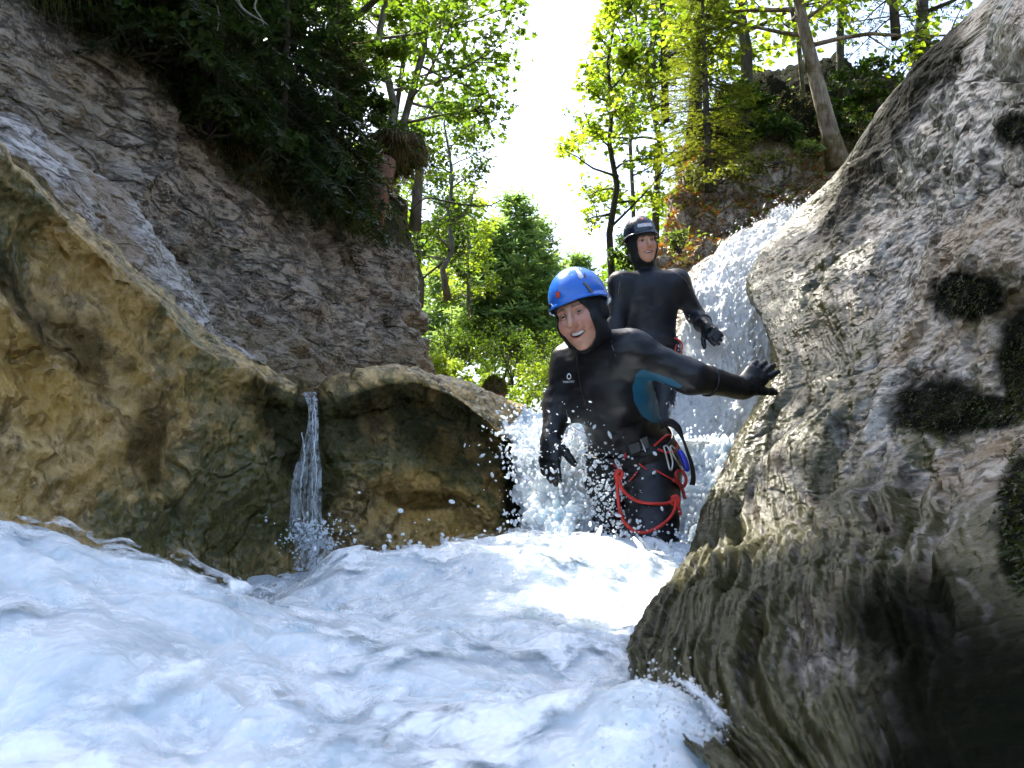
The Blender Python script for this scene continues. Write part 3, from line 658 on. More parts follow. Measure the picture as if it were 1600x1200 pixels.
# splashes at the lip beside the right hand
n = 1690; c = P(862, 700, 2.98); p = c + g.normal(size=(n, 3)) * np.array([.085, .10, .07]); drops('lip_splash', p, g.normal(size=(n, 3)) + np.array([-.4, 0, .6]), g.gamma(2, .0010, n) + .0006, g.uniform(1, 3, n), seed=3)
n = 800; c = P(948, 790, 2.85); p = c + g.normal(size=(n, 3)) * np.array([.07, .05, .11]); drops('leg_splash', p, g.normal(size=(n, 3)) + np.array([0, 0, .6]), g.gamma(2, .0011, n) + .0007, g.uniform(1, 2.2, n), seed=4)
n = 380; c = P(1040, 845, 2.75); p = c + g.normal(size=(n, 3)) * np.array([.12, .06, .035]); drops('knee_splash', p, g.normal(size=(n, 3)) + np.array([0, 0, .6]), g.gamma(2, .0018, n) + .001, g.uniform(1, 2.2, n), seed=14)
# the trickle: separate strands that neck and bead as they fall
for k in range(8):
    x0 = g.uniform(462, 494) if k > 4 else g.uniform(478, 492); y0 = 628 if k < 5 else g.uniform(655, 705); y1 = g.uniform(800, 838); n_ = 70; yy_ = np.linspace(y0, y1, n_)
    dd_ = np.interp(yy_, [625, 640, 700, 840], [2.72, 2.60, 2.535, 2.50]); pts = np.array([P(x0 + 3 * math.sin(i * .12 + k) + g.normal() * .5, y_, d_) for i, (y_, d_) in enumerate(zip(yy_, dd_))])
    rr = .0028 * (.35 + .9 * np.abs(perlin(np.stack([np.arange(n_) * .22, np.full(n_, k * 3.1), np.zeros(n_)], -1)))) * np.interp(np.linspace(0, 1, n_), [0, .1, 1], [.6, 1.1, .8]); ge = Geo(); ge.tube(pts, rr, 6); stuff(ge.build('trickle_strand', M_clear if k % 3 else M_drop, None)).parent = tr1
n = 420; c = P(490, 842, 2.44); p = c + g.normal(size=(n, 3)) * np.array([.05, .03, .035]); drops('trickle_spray', p, g.normal(size=(n, 3)) + np.array([0, 0, .4]), g.gamma(2, .0008, n) + .0006, g.uniform(1, 2.4, n), seed=6)
n = 150; p = np.stack([g.uniform(-.5, .35, n), g.uniform(2.0, 2.6, n), np.zeros(n)], -1); p[:, 2] = foam_height(p[:, 0], p[:, 1]) + g.gamma(1.3, .028, n); drops('pool_spray', p, g.normal(size=(n, 3)), g.gamma(2, .0012, n) + .0008, g.uniform(1, 2, n), seed=7)
n = 90; p = np.stack([g.uniform(-.85, -.5, n), g.uniform(1.5, 1.9, n), np.zeros(n)], -1); p[:, 2] = foam_height(p[:, 0], p[:, 1]) + g.gamma(1.3, .025, n); drops('clear_spray', p, g.normal(size=(n, 3)), g.gamma(2, .0018, n) + .0012, g.uniform(1, 1.9, n), M_clear, 8, True)
# froth of small bubbles where the pool washes against the right wall
n = 9000; by_ = g.uniform(.6, 1.5, n); bx_ = np.interp(by_, [.6, .8, 1.1, 1.5], [.17, .22, .28, .36]) + g.normal(0, .05, n); p = np.stack([bx_, by_, foam_height(bx_, by_) + g.gamma(1, .007, n)], -1); cl = fbm(p * 9, 2) > -.1; p = p[cl]; n = len(p)
drops('froth_bubbles', p, g.normal(size=(n, 3)), g.gamma(1.8, .0005, n) + .0004, g.uniform(1, 1.2, n), M_foam, 10)
# torn lace of froth over the pool
lace = Sf[::2, ::2]; lp = fbm(lace * np.array([5, 3.2, 5]) + .8 * fbm(lace * 3 + 2, 2)[..., None], 4, 2.1, .6)
for kk, (up_, base_) in enumerate(((.009, .62), (.021, .80))):
    lz = lace + np.array([0, 0, up_]) + np.array([0, 0, 1.]) * (np.abs(perlin(lace * 14 + kk * 5)) * .012)[..., None]
    tag(mesh('foam_lace', lz, gfaces(*lace.shape[:2]), M_wash, attrs={'thin': np.clip(base_ - .42 * fbm(lace * np.array([6, 4, 6]) + kk * 7, 4, 2.1, .6), .2, 1.2)}), kind='stuff')
# ------------------------------------------------------------------ trees and plants
MAPLE = np.array([[0, 0], [.46, .06], [.34, .34], [.50, .64], [.18, .58], [0, 1.0], [-.18, .58], [-.50, .64], [-.34, .34], [-.46, .06]])
MAPLE[:, 1] -= .1
OVAL = np.array([[0, 0], [.30, .35], [.24, .72], [0, 1.0], [-.24, .72], [-.30, .35]])
RHOMB = np.array([[0, 0], [.34, .45], [0, 1.0], [-.34, .45]])
def add_leaves(geo, pts, size, shape, rng, outward=None, flat=.55, droop=.25):
    """a polygon leaf at each point; normals mostly upward, tips hanging outward"""
    n = len(pts)
    if n == 0: return
    nz = rng.normal(size=(n, 3)) * flat + np.array([0, 0, 1.0]); nz /= np.linalg.norm(nz, axis=1)[:, None]
    t = rng.normal(size=(n, 3)); 
    if outward is not None: t = t * .8 + outward
    t[:, 2] -= droop * 2; t -= nz * (t * nz).sum(1)[:, None]; t /= np.linalg.norm(t, axis=1)[:, None] + 1e-9
    b = np.cross(nz, t); sz = size * rng.uniform(.45, 1.15, n)
    k = len(shape); fold = np.abs(shape[:, 0])
    V = pts[:, None] + sz[:, None, None] * (shape[None, :, 0:1] * b[:, None] + shape[None, :, 1:2] * t[:, None] + (fold[None, :, None] * .35 - .15 * shape[None, :, 1:2] ** 2) * nz[:, None])
    geo.add(V.reshape(-1, 3), (np.arange(n)[:, None] * k + np.arange(k)[None]))
def wander(a, direction, length, n, rng, wob=.12, grav=0.0):
    d = np.array(direction, float); d /= np.linalg.norm(d); pts = [np.array(a, float)]
    for k in range(n):
        d = d + rng.normal(size=3) * wob + np.array([0, 0, grav]); d /= np.linalg.norm(d); pts.append(pts[-1] + d * length / n)
    return np.array(pts)
def along(pts, t):
    t = np.clip(t, 0, 1) * (len(pts) - 1); i = np.minimum(t.astype(int), len(pts) - 2); f = (t - i)[:, None]
    return pts[i] * (1 - f) + pts[i + 1] * f
def broadleaf(name, base, top, r0, label, group, seed, t0=.3, limbs=16, spread=1.6, subs=6, leaves=26, lsize=.09, shape=MAPLE, lmat=None, bmat=None, bias=(0, 0, 0), rise=.35, wob=.05, cat='tree', trunk_pts=None, avoid=None, hard=False):
    rng = np.random.default_rng(seed); base = np.array(base, float); top = np.array(top, float)
    root = empty(name, base); tag(root, label, cat, group)
    H = np.linalg.norm(top - base)
    if trunk_pts is None:
        k = 9; tp = base + (top - base) * np.linspace(0, 1, k)[:, None]; tp[1:-1] += rng.normal(size=(k - 2, 3)) * H * .012
    else: tp = np.array(trunk_pts)
    wood = Geo(); lf = Geo(); tr = np.linspace(1, .22, len(tp)) * r0; tr[0] *= 1.35
    wood.tube(tp, tr, 10)
    allp = []; allo = []
    ts = t0 + (1 - t0) * (np.arange(limbs) + rng.random(limbs)) / limbs
    for i, t in enumerate(ts):
        a = along(tp, np.array([t]))[0]; az = i * 2.4 + rng.normal() * .5
        ln = spread * (1.05 - .55 * (t - t0) / (1 - t0 + 1e-6)) * rng.uniform(.65, 1.15)
        d = np.array([math.cos(az), math.sin(az), rise + .5 * (t > .85)]) + np.array(bias)
        pl = wander(a, d, ln, 6, rng, .16, .01); rr = r0 * .30 * (1.15 - t) + .006
        if avoid is not None:
            bad = np.nonzero(~avoid(pl))[0]; bad = bad[bad >= 1]
            if len(bad) and (avoid is not pruned or i % 3):
                if bad[0] < 3: continue
                pl = pl[:bad[0]]
        wood.tube(pl, np.linspace(rr, .004, len(pl)), 5)
        for s in range(subs):
            ss = rng.uniform(.25, 1.0); b = along(pl, np.array([ss]))[0]; dd = (pl[-1] - pl[0]) / ln + rng.normal(size=3) * np.array([.7, .7, .4])
            ps = wander(b, dd, ln * rng.uniform(.22, .5), 4, rng, .2, -.03)
            if avoid is not None and not avoid(ps).all() and (avoid is not pruned or s % 4): continue
            wood.tube(ps, np.linspace(.006 + rr * .15, .002, len(ps)), 3, cap=False)
            tt = rng.random(leaves) ** .7; q = along(ps, tt) + rng.normal(size=(leaves, 3)) * lsize * np.array([.9, .9, .6])
            allp.append(q); allo.append(np.repeat(((ps[-1] - ps[0]) / (np.linalg.norm(ps[-1] - ps[0]) + 1e-9))[None], leaves, 0))
    q = np.concatenate(allp); o = np.concatenate(allo)
    if avoid is not None and avoid is not pruned:
        keep = avoid(q); q = q[keep]; o = o[keep]
    add_leaves(lf, q, lsize, shape, rng, o)
    wood.build('trunk', bmat or M_bark, root); lf.build('crown', lmat or M_leaf, root, smooth=False)
    return root
def spray(geo, a, d, ln, rng, nl, needle, up=np.array([0, 0, 1.0]), wf=.22):
    """one flat conifer twig: needles as slim triangles on both sides"""
    d = d / (np.linalg.norm(d) + 1e-9); s = np.cross(d, up); s /= np.linalg.norm(s) + 1e-9; n = np.cross(s, d)
    t = np.linspace(.0, 1, nl); sg = np.where(np.arange(nl) % 2, 1, -1)
    c = a + d * ln * t[:, None]; L = needle * (1.05 - .5 * t) * rng.uniform(.8, 1.2, nl)
    tip = c + (s * sg[:, None] * .85 + d * .65 + n * rng.normal(size=nl)[:, None] * .35) * L[:, None]
    w = d * needle * wf
    V = np.stack([c - w, c + w, tip], 1).reshape(-1, 3); geo.add(V, np.arange(nl * 3).reshape(-1, 3))
def spruce(name, base, height, radius, label, group, seed, lmat, bmat=None, whorls=16, per=6, tw=12, needle=.03, nl=14, droop=.35, t0=.05, r0=None, twl=.16, lean=(0, 0, 0), cat='tree'):
    rng = np.random.default_rng(seed); base = np.array(base, float); root = empty(name, base); tag(root, label, cat, group)
    top = base + np.array([0, 0, height]) + np.array(lean); wood = Geo(); nd = Geo(); r0 = r0 or height * .012 + .01
    tp = base + (top - base) * np.linspace(0, 1, 7)[:, None]; wood.tube(tp, np.linspace(r0, .008, 7), 8)
    for w in range(whorls):
        t = t0 + (1 - t0) * (w + rng.random() * .6) / whorls; a = along(tp, np.array([t]))[0]
        ln = radius * (1 - t) ** .85 * rng.uniform(.75, 1.1) + .06
        for k in range(per):
            az = k * 2 * math.pi / per + w * .7 + rng.normal() * .25; l = ln * rng.uniform(.7, 1.1)
            d = np.array([math.cos(az), math.sin(az), .25 - droop * (1 - t)])
            pb = wander(a, d, l, 6, rng, .06, -.02 * droop); pb[-1, 2] += l * .05
            wood.tube(pb, np.linspace(.004 + l * .009, .0015, len(pb)), 4, cap=False)
            m = max(3, int(tw * l / radius) + 2); side = np.cross(d, [0, 0, 1.0]); side /= np.linalg.norm(side) + 1e-9; dn = d / np.linalg.norm(d)
            for j in range(m):
                s = (j + rng.random()) / m; b = along(pb, np.array([.12 + .88 * s]))[0]; sg = 1 if j % 2 else -1
                spray(nd, b, side * sg * .8 + dn * .75 + np.array([0, 0, -.25 * droop]) + rng.normal(size=3) * .15, twl * (1.15 - .6 * s) * rng.uniform(.7, 1.2), rng, nl, needle)
            spray(nd, pb[-2], pb[-1] - pb[-2], twl * .9, rng, nl, needle)
    spray(nd, tp[-1] - np.array([0, 0, .1]), np.array([0, 0.1, 1.]), .2, rng, nl, needle)
    wood.build('trunk', bmat or M_barkd, root); nd.build('crown', lmat, root, smooth=False)
    return root
def shrub(name, base, size, n, label, group, seed, lmat, lsize=.06, shape=OVAL, clumps=16, stems=6, cat='shrub', fill=.75):
    rng = np.random.default_rng(seed); base = np.array(base, float); sx, sy, sz = size; root = empty(name, base); tag(root, label, cat, group)
    wood = Geo(); lf = Geo(); pts = []
    for c in range(clumps):
        v = rng.normal(size=3); v /= np.linalg.norm(v); v[2] = abs(v[2]) * 1.0 - .12
        cc = base + np.array([sx, sy, sz]) * v * rng.uniform(.45, .95) + np.array([0, 0, sz * .12]); m = n // clumps
        rad = np.array([sx, sy, sz * .6]) * rng.uniform(.22, .42); q = rng.normal(size=(m, 3)); q /= np.linalg.norm(q, axis=1)[:, None]
        q[:, 2] = np.where(q[:, 2] < -.3, -q[:, 2], q[:, 2])
        pts.append(cc + q * rad * (rng.random(m) ** .35)[:, None])
        if c < stems * 2: wood.tube(wander(base + rng.normal(size=3) * np.array([sx, sy, 0]) * .15, cc - base, np.linalg.norm(cc - base), 5, rng, .08), np.linspace(.018, .004, 6) * max(.5, sz), 4, cap=False)
    add_leaves(lf, np.concatenate(pts), lsize, shape, rng, None, .7, .15)
    wood.build('stems', M_barkd, root); lf.build('foliage', lmat, root, smooth=False)
    return root
def blades(geo, roots, dirs, length, width, rng, grav=.6, seg=3):
    n = len(roots); d = dirs / np.linalg.norm(dirs, axis=1)[:, None]; s = np.cross(d, rng.normal(size=(n, 3))); s /= np.linalg.norm(s, axis=1)[:, None]
    ln = length * rng.uniform(.5, 1.25, n); V = []; p = roots.copy()
    for k in range(seg + 1):
        w = width * (1 - k / (seg + .15)); V += [p - s * w, p + s * w]; d = d + np.array([0, 0, -grav / seg]); d /= np.linalg.norm(d, axis=1)[:, None]; p = p + d * (ln / seg)[:, None]
    V = np.stack(V, 1); k2 = 2 * (seg + 1); b = np.arange(n)[:, None] * k2
    for k in range(seg): geo.f.setdefault(4, []).append((b + np.array([2 * k, 2 * k + 1, 2 * k + 3, 2 * k + 2])[None]) + geo.n)
    geo.v.append(V.reshape(-1, 3)); geo.n += n * k2
# --- keep the strip of open sky free of foliage
def sky_gap(q):
    px, py, d = proj(q)
    l = np.interp(py, [-700, -300, 0, 90, 130, 230, 300, 420], [640, 660, 815, 835, 820, 780, 740, 690]); r = np.interp(py, [-700, -300, 0, 150, 230, 330, 420], [1100, 1060, 950, 895, 872, 900, 910])
    return ~((px > l + 8) & (px < r - 8) & (py < 470))
# the sun comes over the left bank: crowns out of the picture must leave the cascade and the far bank in the light
def lit_zone(q):
    gq = q - np.array(TO_SUN)[None] * ((q[:, 2] + .25) / TO_SUN.z)[:, None]
    return gq[:, 1] > 2.15 + np.interp(gq[:, 0], [-.7, -.2, .2, .72, .92, 1.25, 1.7, 2.3, 3.0], [.30, -.1, -.5, -.55, .15, 1.3, 1.6, 1.7, 1.0]) - .1 + .08 * perlin(q * 1.5)
def canopy(q): return (proj(q)[1] < -40) & ~lit_zone(q)
def pruned(q): return ~((proj(q)[1] < -25) & lit_zone(q))
def gap_pruned(q): return sky_gap(q) & pruned(q)
GL = 'trees above the left cliff'; GR = 'trees on the right bank'
# left, behind the cliff edge
def zt(px, d, py=-380): return P(px, py, d)
broadleaf('maple_tree', P(598, 345, 9), zt(604, 9.6), .055, 'straight grey trunk leftmost of three slim trees above the left cliff', GL, 21, .25, 20, 1.5, 7, 30, .085, lmat=M_leaf, bias=(0, 0, 0), avoid=gap_pruned)
broadleaf('maple_tree', P(620, 350, 10), zt(628, 10.5), .042, 'thin dark trunk in the middle of three slim trees above the left cliff', GL, 22, .3, 18, 1.5, 7, 30, .085, lmat=M_leaf, bmat=M_barkd, avoid=gap_pruned)
broadleaf('maple_tree', P(648, 360, 10), zt(664, 10.3), .058, 'maple leaning its leafy boughs right into the open sky', GL, 23, .22, 24, 1.75, 8, 30, .085, lmat=M_leaf, bias=(.55, 0, .0), avoid=gap_pruned)
broadleaf('maple_tree', P(520, 130, 8.2), zt(530, 8.5, -500), .13, 'thick dark trunk behind the torn root plate on the left', GL, 24, .12, 18, 1.9, 8, 34, .10, lmat=M_leaf, bmat=M_barkd, avoid=pruned, shape=OVAL)
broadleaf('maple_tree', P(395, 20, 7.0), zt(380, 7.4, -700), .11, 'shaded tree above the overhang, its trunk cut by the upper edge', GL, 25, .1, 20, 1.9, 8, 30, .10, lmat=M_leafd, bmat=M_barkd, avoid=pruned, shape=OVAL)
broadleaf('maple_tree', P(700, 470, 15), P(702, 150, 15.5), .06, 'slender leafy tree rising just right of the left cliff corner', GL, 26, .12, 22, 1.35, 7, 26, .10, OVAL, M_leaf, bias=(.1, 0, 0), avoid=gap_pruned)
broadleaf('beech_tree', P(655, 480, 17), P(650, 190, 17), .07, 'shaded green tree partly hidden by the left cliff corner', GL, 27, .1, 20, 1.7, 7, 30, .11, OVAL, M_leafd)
broadleaf('beech_tree', P(735, 500, 20), P(728, 315, 20), .06, 'small rounded tree in front of the far spruces', GL, 28, .12, 18, 1.3, 7, 26, .11, OVAL, M_leafy)
# right bank
broadleaf('maple_tree', P(958, 500, 11), P(962, -40, 11), .055, 'dark straight trunk with big light maple leaves right of the sky gap', GR, 31, .25, 24, 1.05, 7, 20, .088, lmat=M_leafy, bmat=M_barkd, bias=(-.12, -.1, 0), avoid=gap_pruned)
broadleaf('maple_tree', P(1018, 480, 11.5), P(1016, -250, 11.5), .06, 'pale grey trunk between the dark maple and the young spruce', GR, 32, .35, 20, 1.3, 6, 26, .085, lmat=M_leafy, avoid=gap_pruned)
broadleaf('maple_tree', P(988, 500, 13), P(984, -200, 13), .04, 'thinnest of the three trunks behind the dark helmet', GR, 33, .3, 18, 1.2, 6, 24, .085, lmat=M_leaf, avoid=gap_pruned)
broadleaf('maple_tree', P(1084, 275, 9.3), P(1090, -420, 9.6), .085, 'tree standing directly behind the young yellow spruce', GR, 34, .25, 22, 1.6, 8, 30, .10, lmat=M_leafy, bmat=M_barkd, avoid=pruned, shape=OVAL)
tp = [P(1310, 262, 7.6), P(1296, 205, 7.6), P(1282, 150, 7.65), P(1268, 95, 7.7), P(1256, 45, 7.75), P(1246, -10, 7.8), P(1228, -120, 7.9), P(1205, -300, 8.1), P(1190, -520, 8.3)]
broadleaf('beech_tree', tp[0], tp[-1], .088, 'thick leaning trunk with pale moss patched bark above the right wall', GR, 35, .42, 16, 1.7, 8, 28, .095, lmat=M_leafy, bmat=M_barkm, trunk_pts=tp, avoid=pruned, shape=OVAL)
broadleaf('beech_tree', P(1322, 175, 9.5), P(1308, -420, 9.8), .05, 'slim upright trunk right of the leaning mossy trunk', GR, 36, .45, 16, 1.5, 7, 26, .095, lmat=M_leafy, bmat=M_barkd, avoid=pruned, shape=OVAL)
broadleaf('beech_tree', P(1248, 200, 9.6), P(1236, -350, 9.8), .032, 'very thin trunk just left of the leaning mossy trunk', GR, 37, .4, 12, 1.2, 6, 24, .09, lmat=M_leaf, bmat=M_barkm, avoid=pruned, shape=OVAL)
broadleaf('beech_tree', P(1150, 250, 8.8), P(1195, -380, 9.0), .075, 'dark forked tree between the spruce and the leaning trunk', GR, 38, .3, 18, 1.6, 7, 26, .095, lmat=M_leaf, bmat=M_barkd, wob=.1, avoid=pruned, shape=OVAL)
broadleaf('beech_tree', P(1440, 90, 9.0), P(1455, -420, 9.2), .07, 'tree behind the crest of the right rock wall', GR, 39, .12, 20, 1.8, 7, 26, .10, lmat=M_leaf, bmat=M_barkd, avoid=pruned, shape=OVAL)
spruce('spruce_tree', P(1108, 300, 8.0), 2.7, .72, 'young yellow green spruce lit by the sun on the right bank', GR, 41, M_needle, whorls=20, per=7, tw=13, needle=.034, nl=16, droop=.55, twl=.17)
spruce('spruce_tree', P(1040, 190, 10.5), 3.6, .8, 'taller spruce behind the young sunlit spruce', GR, 42, M_needle, whorls=20, per=6, tw=11, needle=.045, nl=12, droop=.5, twl=.2)
spruce('spruce_tree', P(1400, 60, 8.0), 3.2, .9, 'dark spruce above the crest of the right rock wall', GR, 43, M_needled, whorls=16, per=6, tw=10, needle=.045, nl=12, droop=.4, twl=.2)
# far spruces in the gap
GF = 'far spruces in the gap'
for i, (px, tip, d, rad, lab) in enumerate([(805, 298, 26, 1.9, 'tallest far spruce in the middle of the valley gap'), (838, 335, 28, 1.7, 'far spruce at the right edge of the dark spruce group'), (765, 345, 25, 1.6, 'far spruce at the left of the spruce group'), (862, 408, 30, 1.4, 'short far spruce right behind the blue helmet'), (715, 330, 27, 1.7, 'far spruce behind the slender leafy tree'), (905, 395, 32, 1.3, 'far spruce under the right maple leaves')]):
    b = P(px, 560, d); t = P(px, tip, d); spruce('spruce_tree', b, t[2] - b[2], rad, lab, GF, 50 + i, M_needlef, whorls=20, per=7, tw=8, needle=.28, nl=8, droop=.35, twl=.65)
# sunlit shrubs at the valley floor
GS = 'sunlit shrubs behind the ledge'
for i, (px, py, d, sx, sz, m, lab) in enumerate([(690, 625, 11, .42, .95, M_leafy, 'bright yellow green shrub beside the left cliff foot'), (760, 640, 12, .5, .9, M_leafy, 'rounded light shrub behind the mossy stump'), (835, 655, 11.5, .48, 1.05, M_leafy, 'light green shrub left of the blue helmeted person'), (880, 600, 14, .6, 1.15, M_leaf, 'green shrub directly behind the blue helmet'), (800, 580, 16, .8, 1.3, M_leaf, 'darker green shrub higher up in the gap'), (700, 560, 16, .8, 1.5, M_leaf, 'dark shrub under the slender tree by the cliff corner'), (940, 520, 13, .5, 1.2, M_leaf, 'shrub hidden between the two helmets'), (985, 470, 10, .35, 1.0, M_leafd, 'shaded shrub behind the dark helmet')]):
    shrub('shrub', P(px, py + 25, d), (sx, sx, sz), 3400, lab, GS, 70 + i, m, .055, OVAL, 24)
GU = 'undergrowth on the right bank'
for i, (px, py, d, sx, sz, m, lab, ls) in enumerate([(1215, 235, 8.4, .35, .42, M_leafd, 'dark low shrub left of the leaning trunk foot', .05), (1180, 215, 8.8, .5, .6, M_leafd, 'dark shrub between spruce and leaning trunk', .06), (1340, 200, 8.6, .5, .55, M_leafd, 'dark shrub right of the leaning trunk', .06), (1395, 140, 8.0, .5, .6, M_leafd, 'dark shrub on the skyline of the right wall', .06), (1265, 238, 7.5, .13, .16, M_fern, 'small pale green herb at the foot of the leaning trunk', .035), (1060, 395, 6.1, .09, .2, M_fern, 'little green herb beside the dark helmet', .03), (1130, 285, 7.2, .22, .16, M_grassg, 'grassy tuft on the bank top', .04), (1210, 255, 7.3, .25, .14, M_grassg, 'low green cushion on the bank rim', .04)]):
    shrub('shrub', P(px, py, d), (sx, sx, sz), 1500 if ls > .04 else 420, lab, GU, 90 + i, m, ls, OVAL, 12, 4)
# dark boughs over the left cliff
GD = 'shaded boughs over the left cliff'
for i, (px, py, d, h, rad, lab) in enumerate([(440, 250, 5.6, 1.9, .75, 'dark spruce hanging over the middle of the left overhang'), (340, 130, 4.9, 1.8, .75, 'dark spruce at the upper left of the overhang'), (520, 285, 6.3, 1.5, .6, 'dark spruce beside the torn root plate'), (250, 30, 4.4, 1.6, .7, 'dark spruce at the top edge left of the overhang'), (400, 190, 6.2, 2.4, .8, 'dark spruce at the back of the overhang')]):
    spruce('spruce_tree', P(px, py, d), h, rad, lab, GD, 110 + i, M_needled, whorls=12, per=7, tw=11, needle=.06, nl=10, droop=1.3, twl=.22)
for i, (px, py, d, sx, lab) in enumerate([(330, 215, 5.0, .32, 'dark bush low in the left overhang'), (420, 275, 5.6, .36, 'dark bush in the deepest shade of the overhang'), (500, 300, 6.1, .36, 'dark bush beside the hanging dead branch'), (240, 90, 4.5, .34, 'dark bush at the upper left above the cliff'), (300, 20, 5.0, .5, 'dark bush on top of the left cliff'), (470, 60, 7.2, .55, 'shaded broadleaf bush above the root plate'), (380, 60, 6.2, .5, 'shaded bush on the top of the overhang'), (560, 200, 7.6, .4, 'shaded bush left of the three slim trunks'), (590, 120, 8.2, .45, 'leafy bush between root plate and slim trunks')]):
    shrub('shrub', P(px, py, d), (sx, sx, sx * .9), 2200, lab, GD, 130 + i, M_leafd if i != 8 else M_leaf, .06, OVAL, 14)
# two added ash trees out of view, placed to shade the pool and wall
GA = 'added trees shading the gorge'
broadleaf('shade_ash', (-4.6, 5.2, 3.0), (-3.4, 5.4, 9.6), .16, 'tall added ash out of view, shading the pool from the upper left', GA, 61, .4, 60, 4.2, 9, 50, .19, OVAL, M_leaf, M_barkd, bias=(.45, .05, -.05), avoid=canopy, hard=True)
broadleaf('shade_ash', (-4.6, 6.6, 4.0), (-4.0, 6.4, 10.4), .15, 'second added ash out of view, its boughs shading the pool and right wall', GA, 62, .4, 64, 5.6, 9, 50, .19, OVAL, M_leaf, M_barkd, bias=(.45, -.1, -.05), avoid=canopy, hard=True)
# a wooded slope far behind closes the gaps
rng = np.random.default_rng(9); g2 = Geo(); n = 46000
ang = rng.uniform(R(-60), R(60), n); rr = rng.uniform(34, 46, n); x = np.sin(ang) * rr; y = np.cos(ang) * rr
pxa = 800 + np.tan(ang) * FPX; lpy = np.interp(pxa, [-400, 500, 640, 690, 740, 790, 860, 900, 950, 1030, 1120, 1300, 2000], [150, 200, 330, 370, 420, 455, 475, 460, 400, 330, 260, 230, 150]) + 26 * fbm(np.stack([ang * 22, rr * .05, 0 * rr], -1), 3)
zt_ = np.tan(PITCH + np.arctan((600 - lpy) / FPX)) * rr; zz = -1 + (zt_ + 1) * rng.random(n) ** .55
add_leaves(g2, np.stack([x, y, zz], -1), .5, RHOMB, rng, None, .8, .1)
stuff(g2.build('far_forest', M_leaf, smooth=False))
# ------------------------------------------------------------------ people (distance fields turned into meshes)
def smin(a, b, k):
    h = np.maximum(k - np.abs(a - b), 0) / k; return np.minimum(a, b) - h * h * k * .25
def smax(a, b, k): return -smin(-a, -b, k)
def s_ell(p, c, r):
    q = p - np.asarray(c, np.float32); r = np.asarray(r, np.float32); k0 = np.sqrt(((q / r) ** 2).sum(1)); k1 = np.sqrt(((q / (r * r)) ** 2).sum(1)) + 1e-9
    return k0 * (k0 - 1) / k1
def s_sph(p, c, r): return np.sqrt(((p - np.asarray(c, np.float32)) ** 2).sum(1)) - r
def s_cone(p, a, b, r1, r2):
    a = np.asarray(a, np.float32); b = np.asarray(b, np.float32); ba = b - a; h = np.clip(((p - a) @ ba) / (ba @ ba + 1e-12), 0, 1)
    return np.sqrt((((p - a) - h[:, None] * ba) ** 2).sum(1)) - (r1 + (r2 - r1) * h)
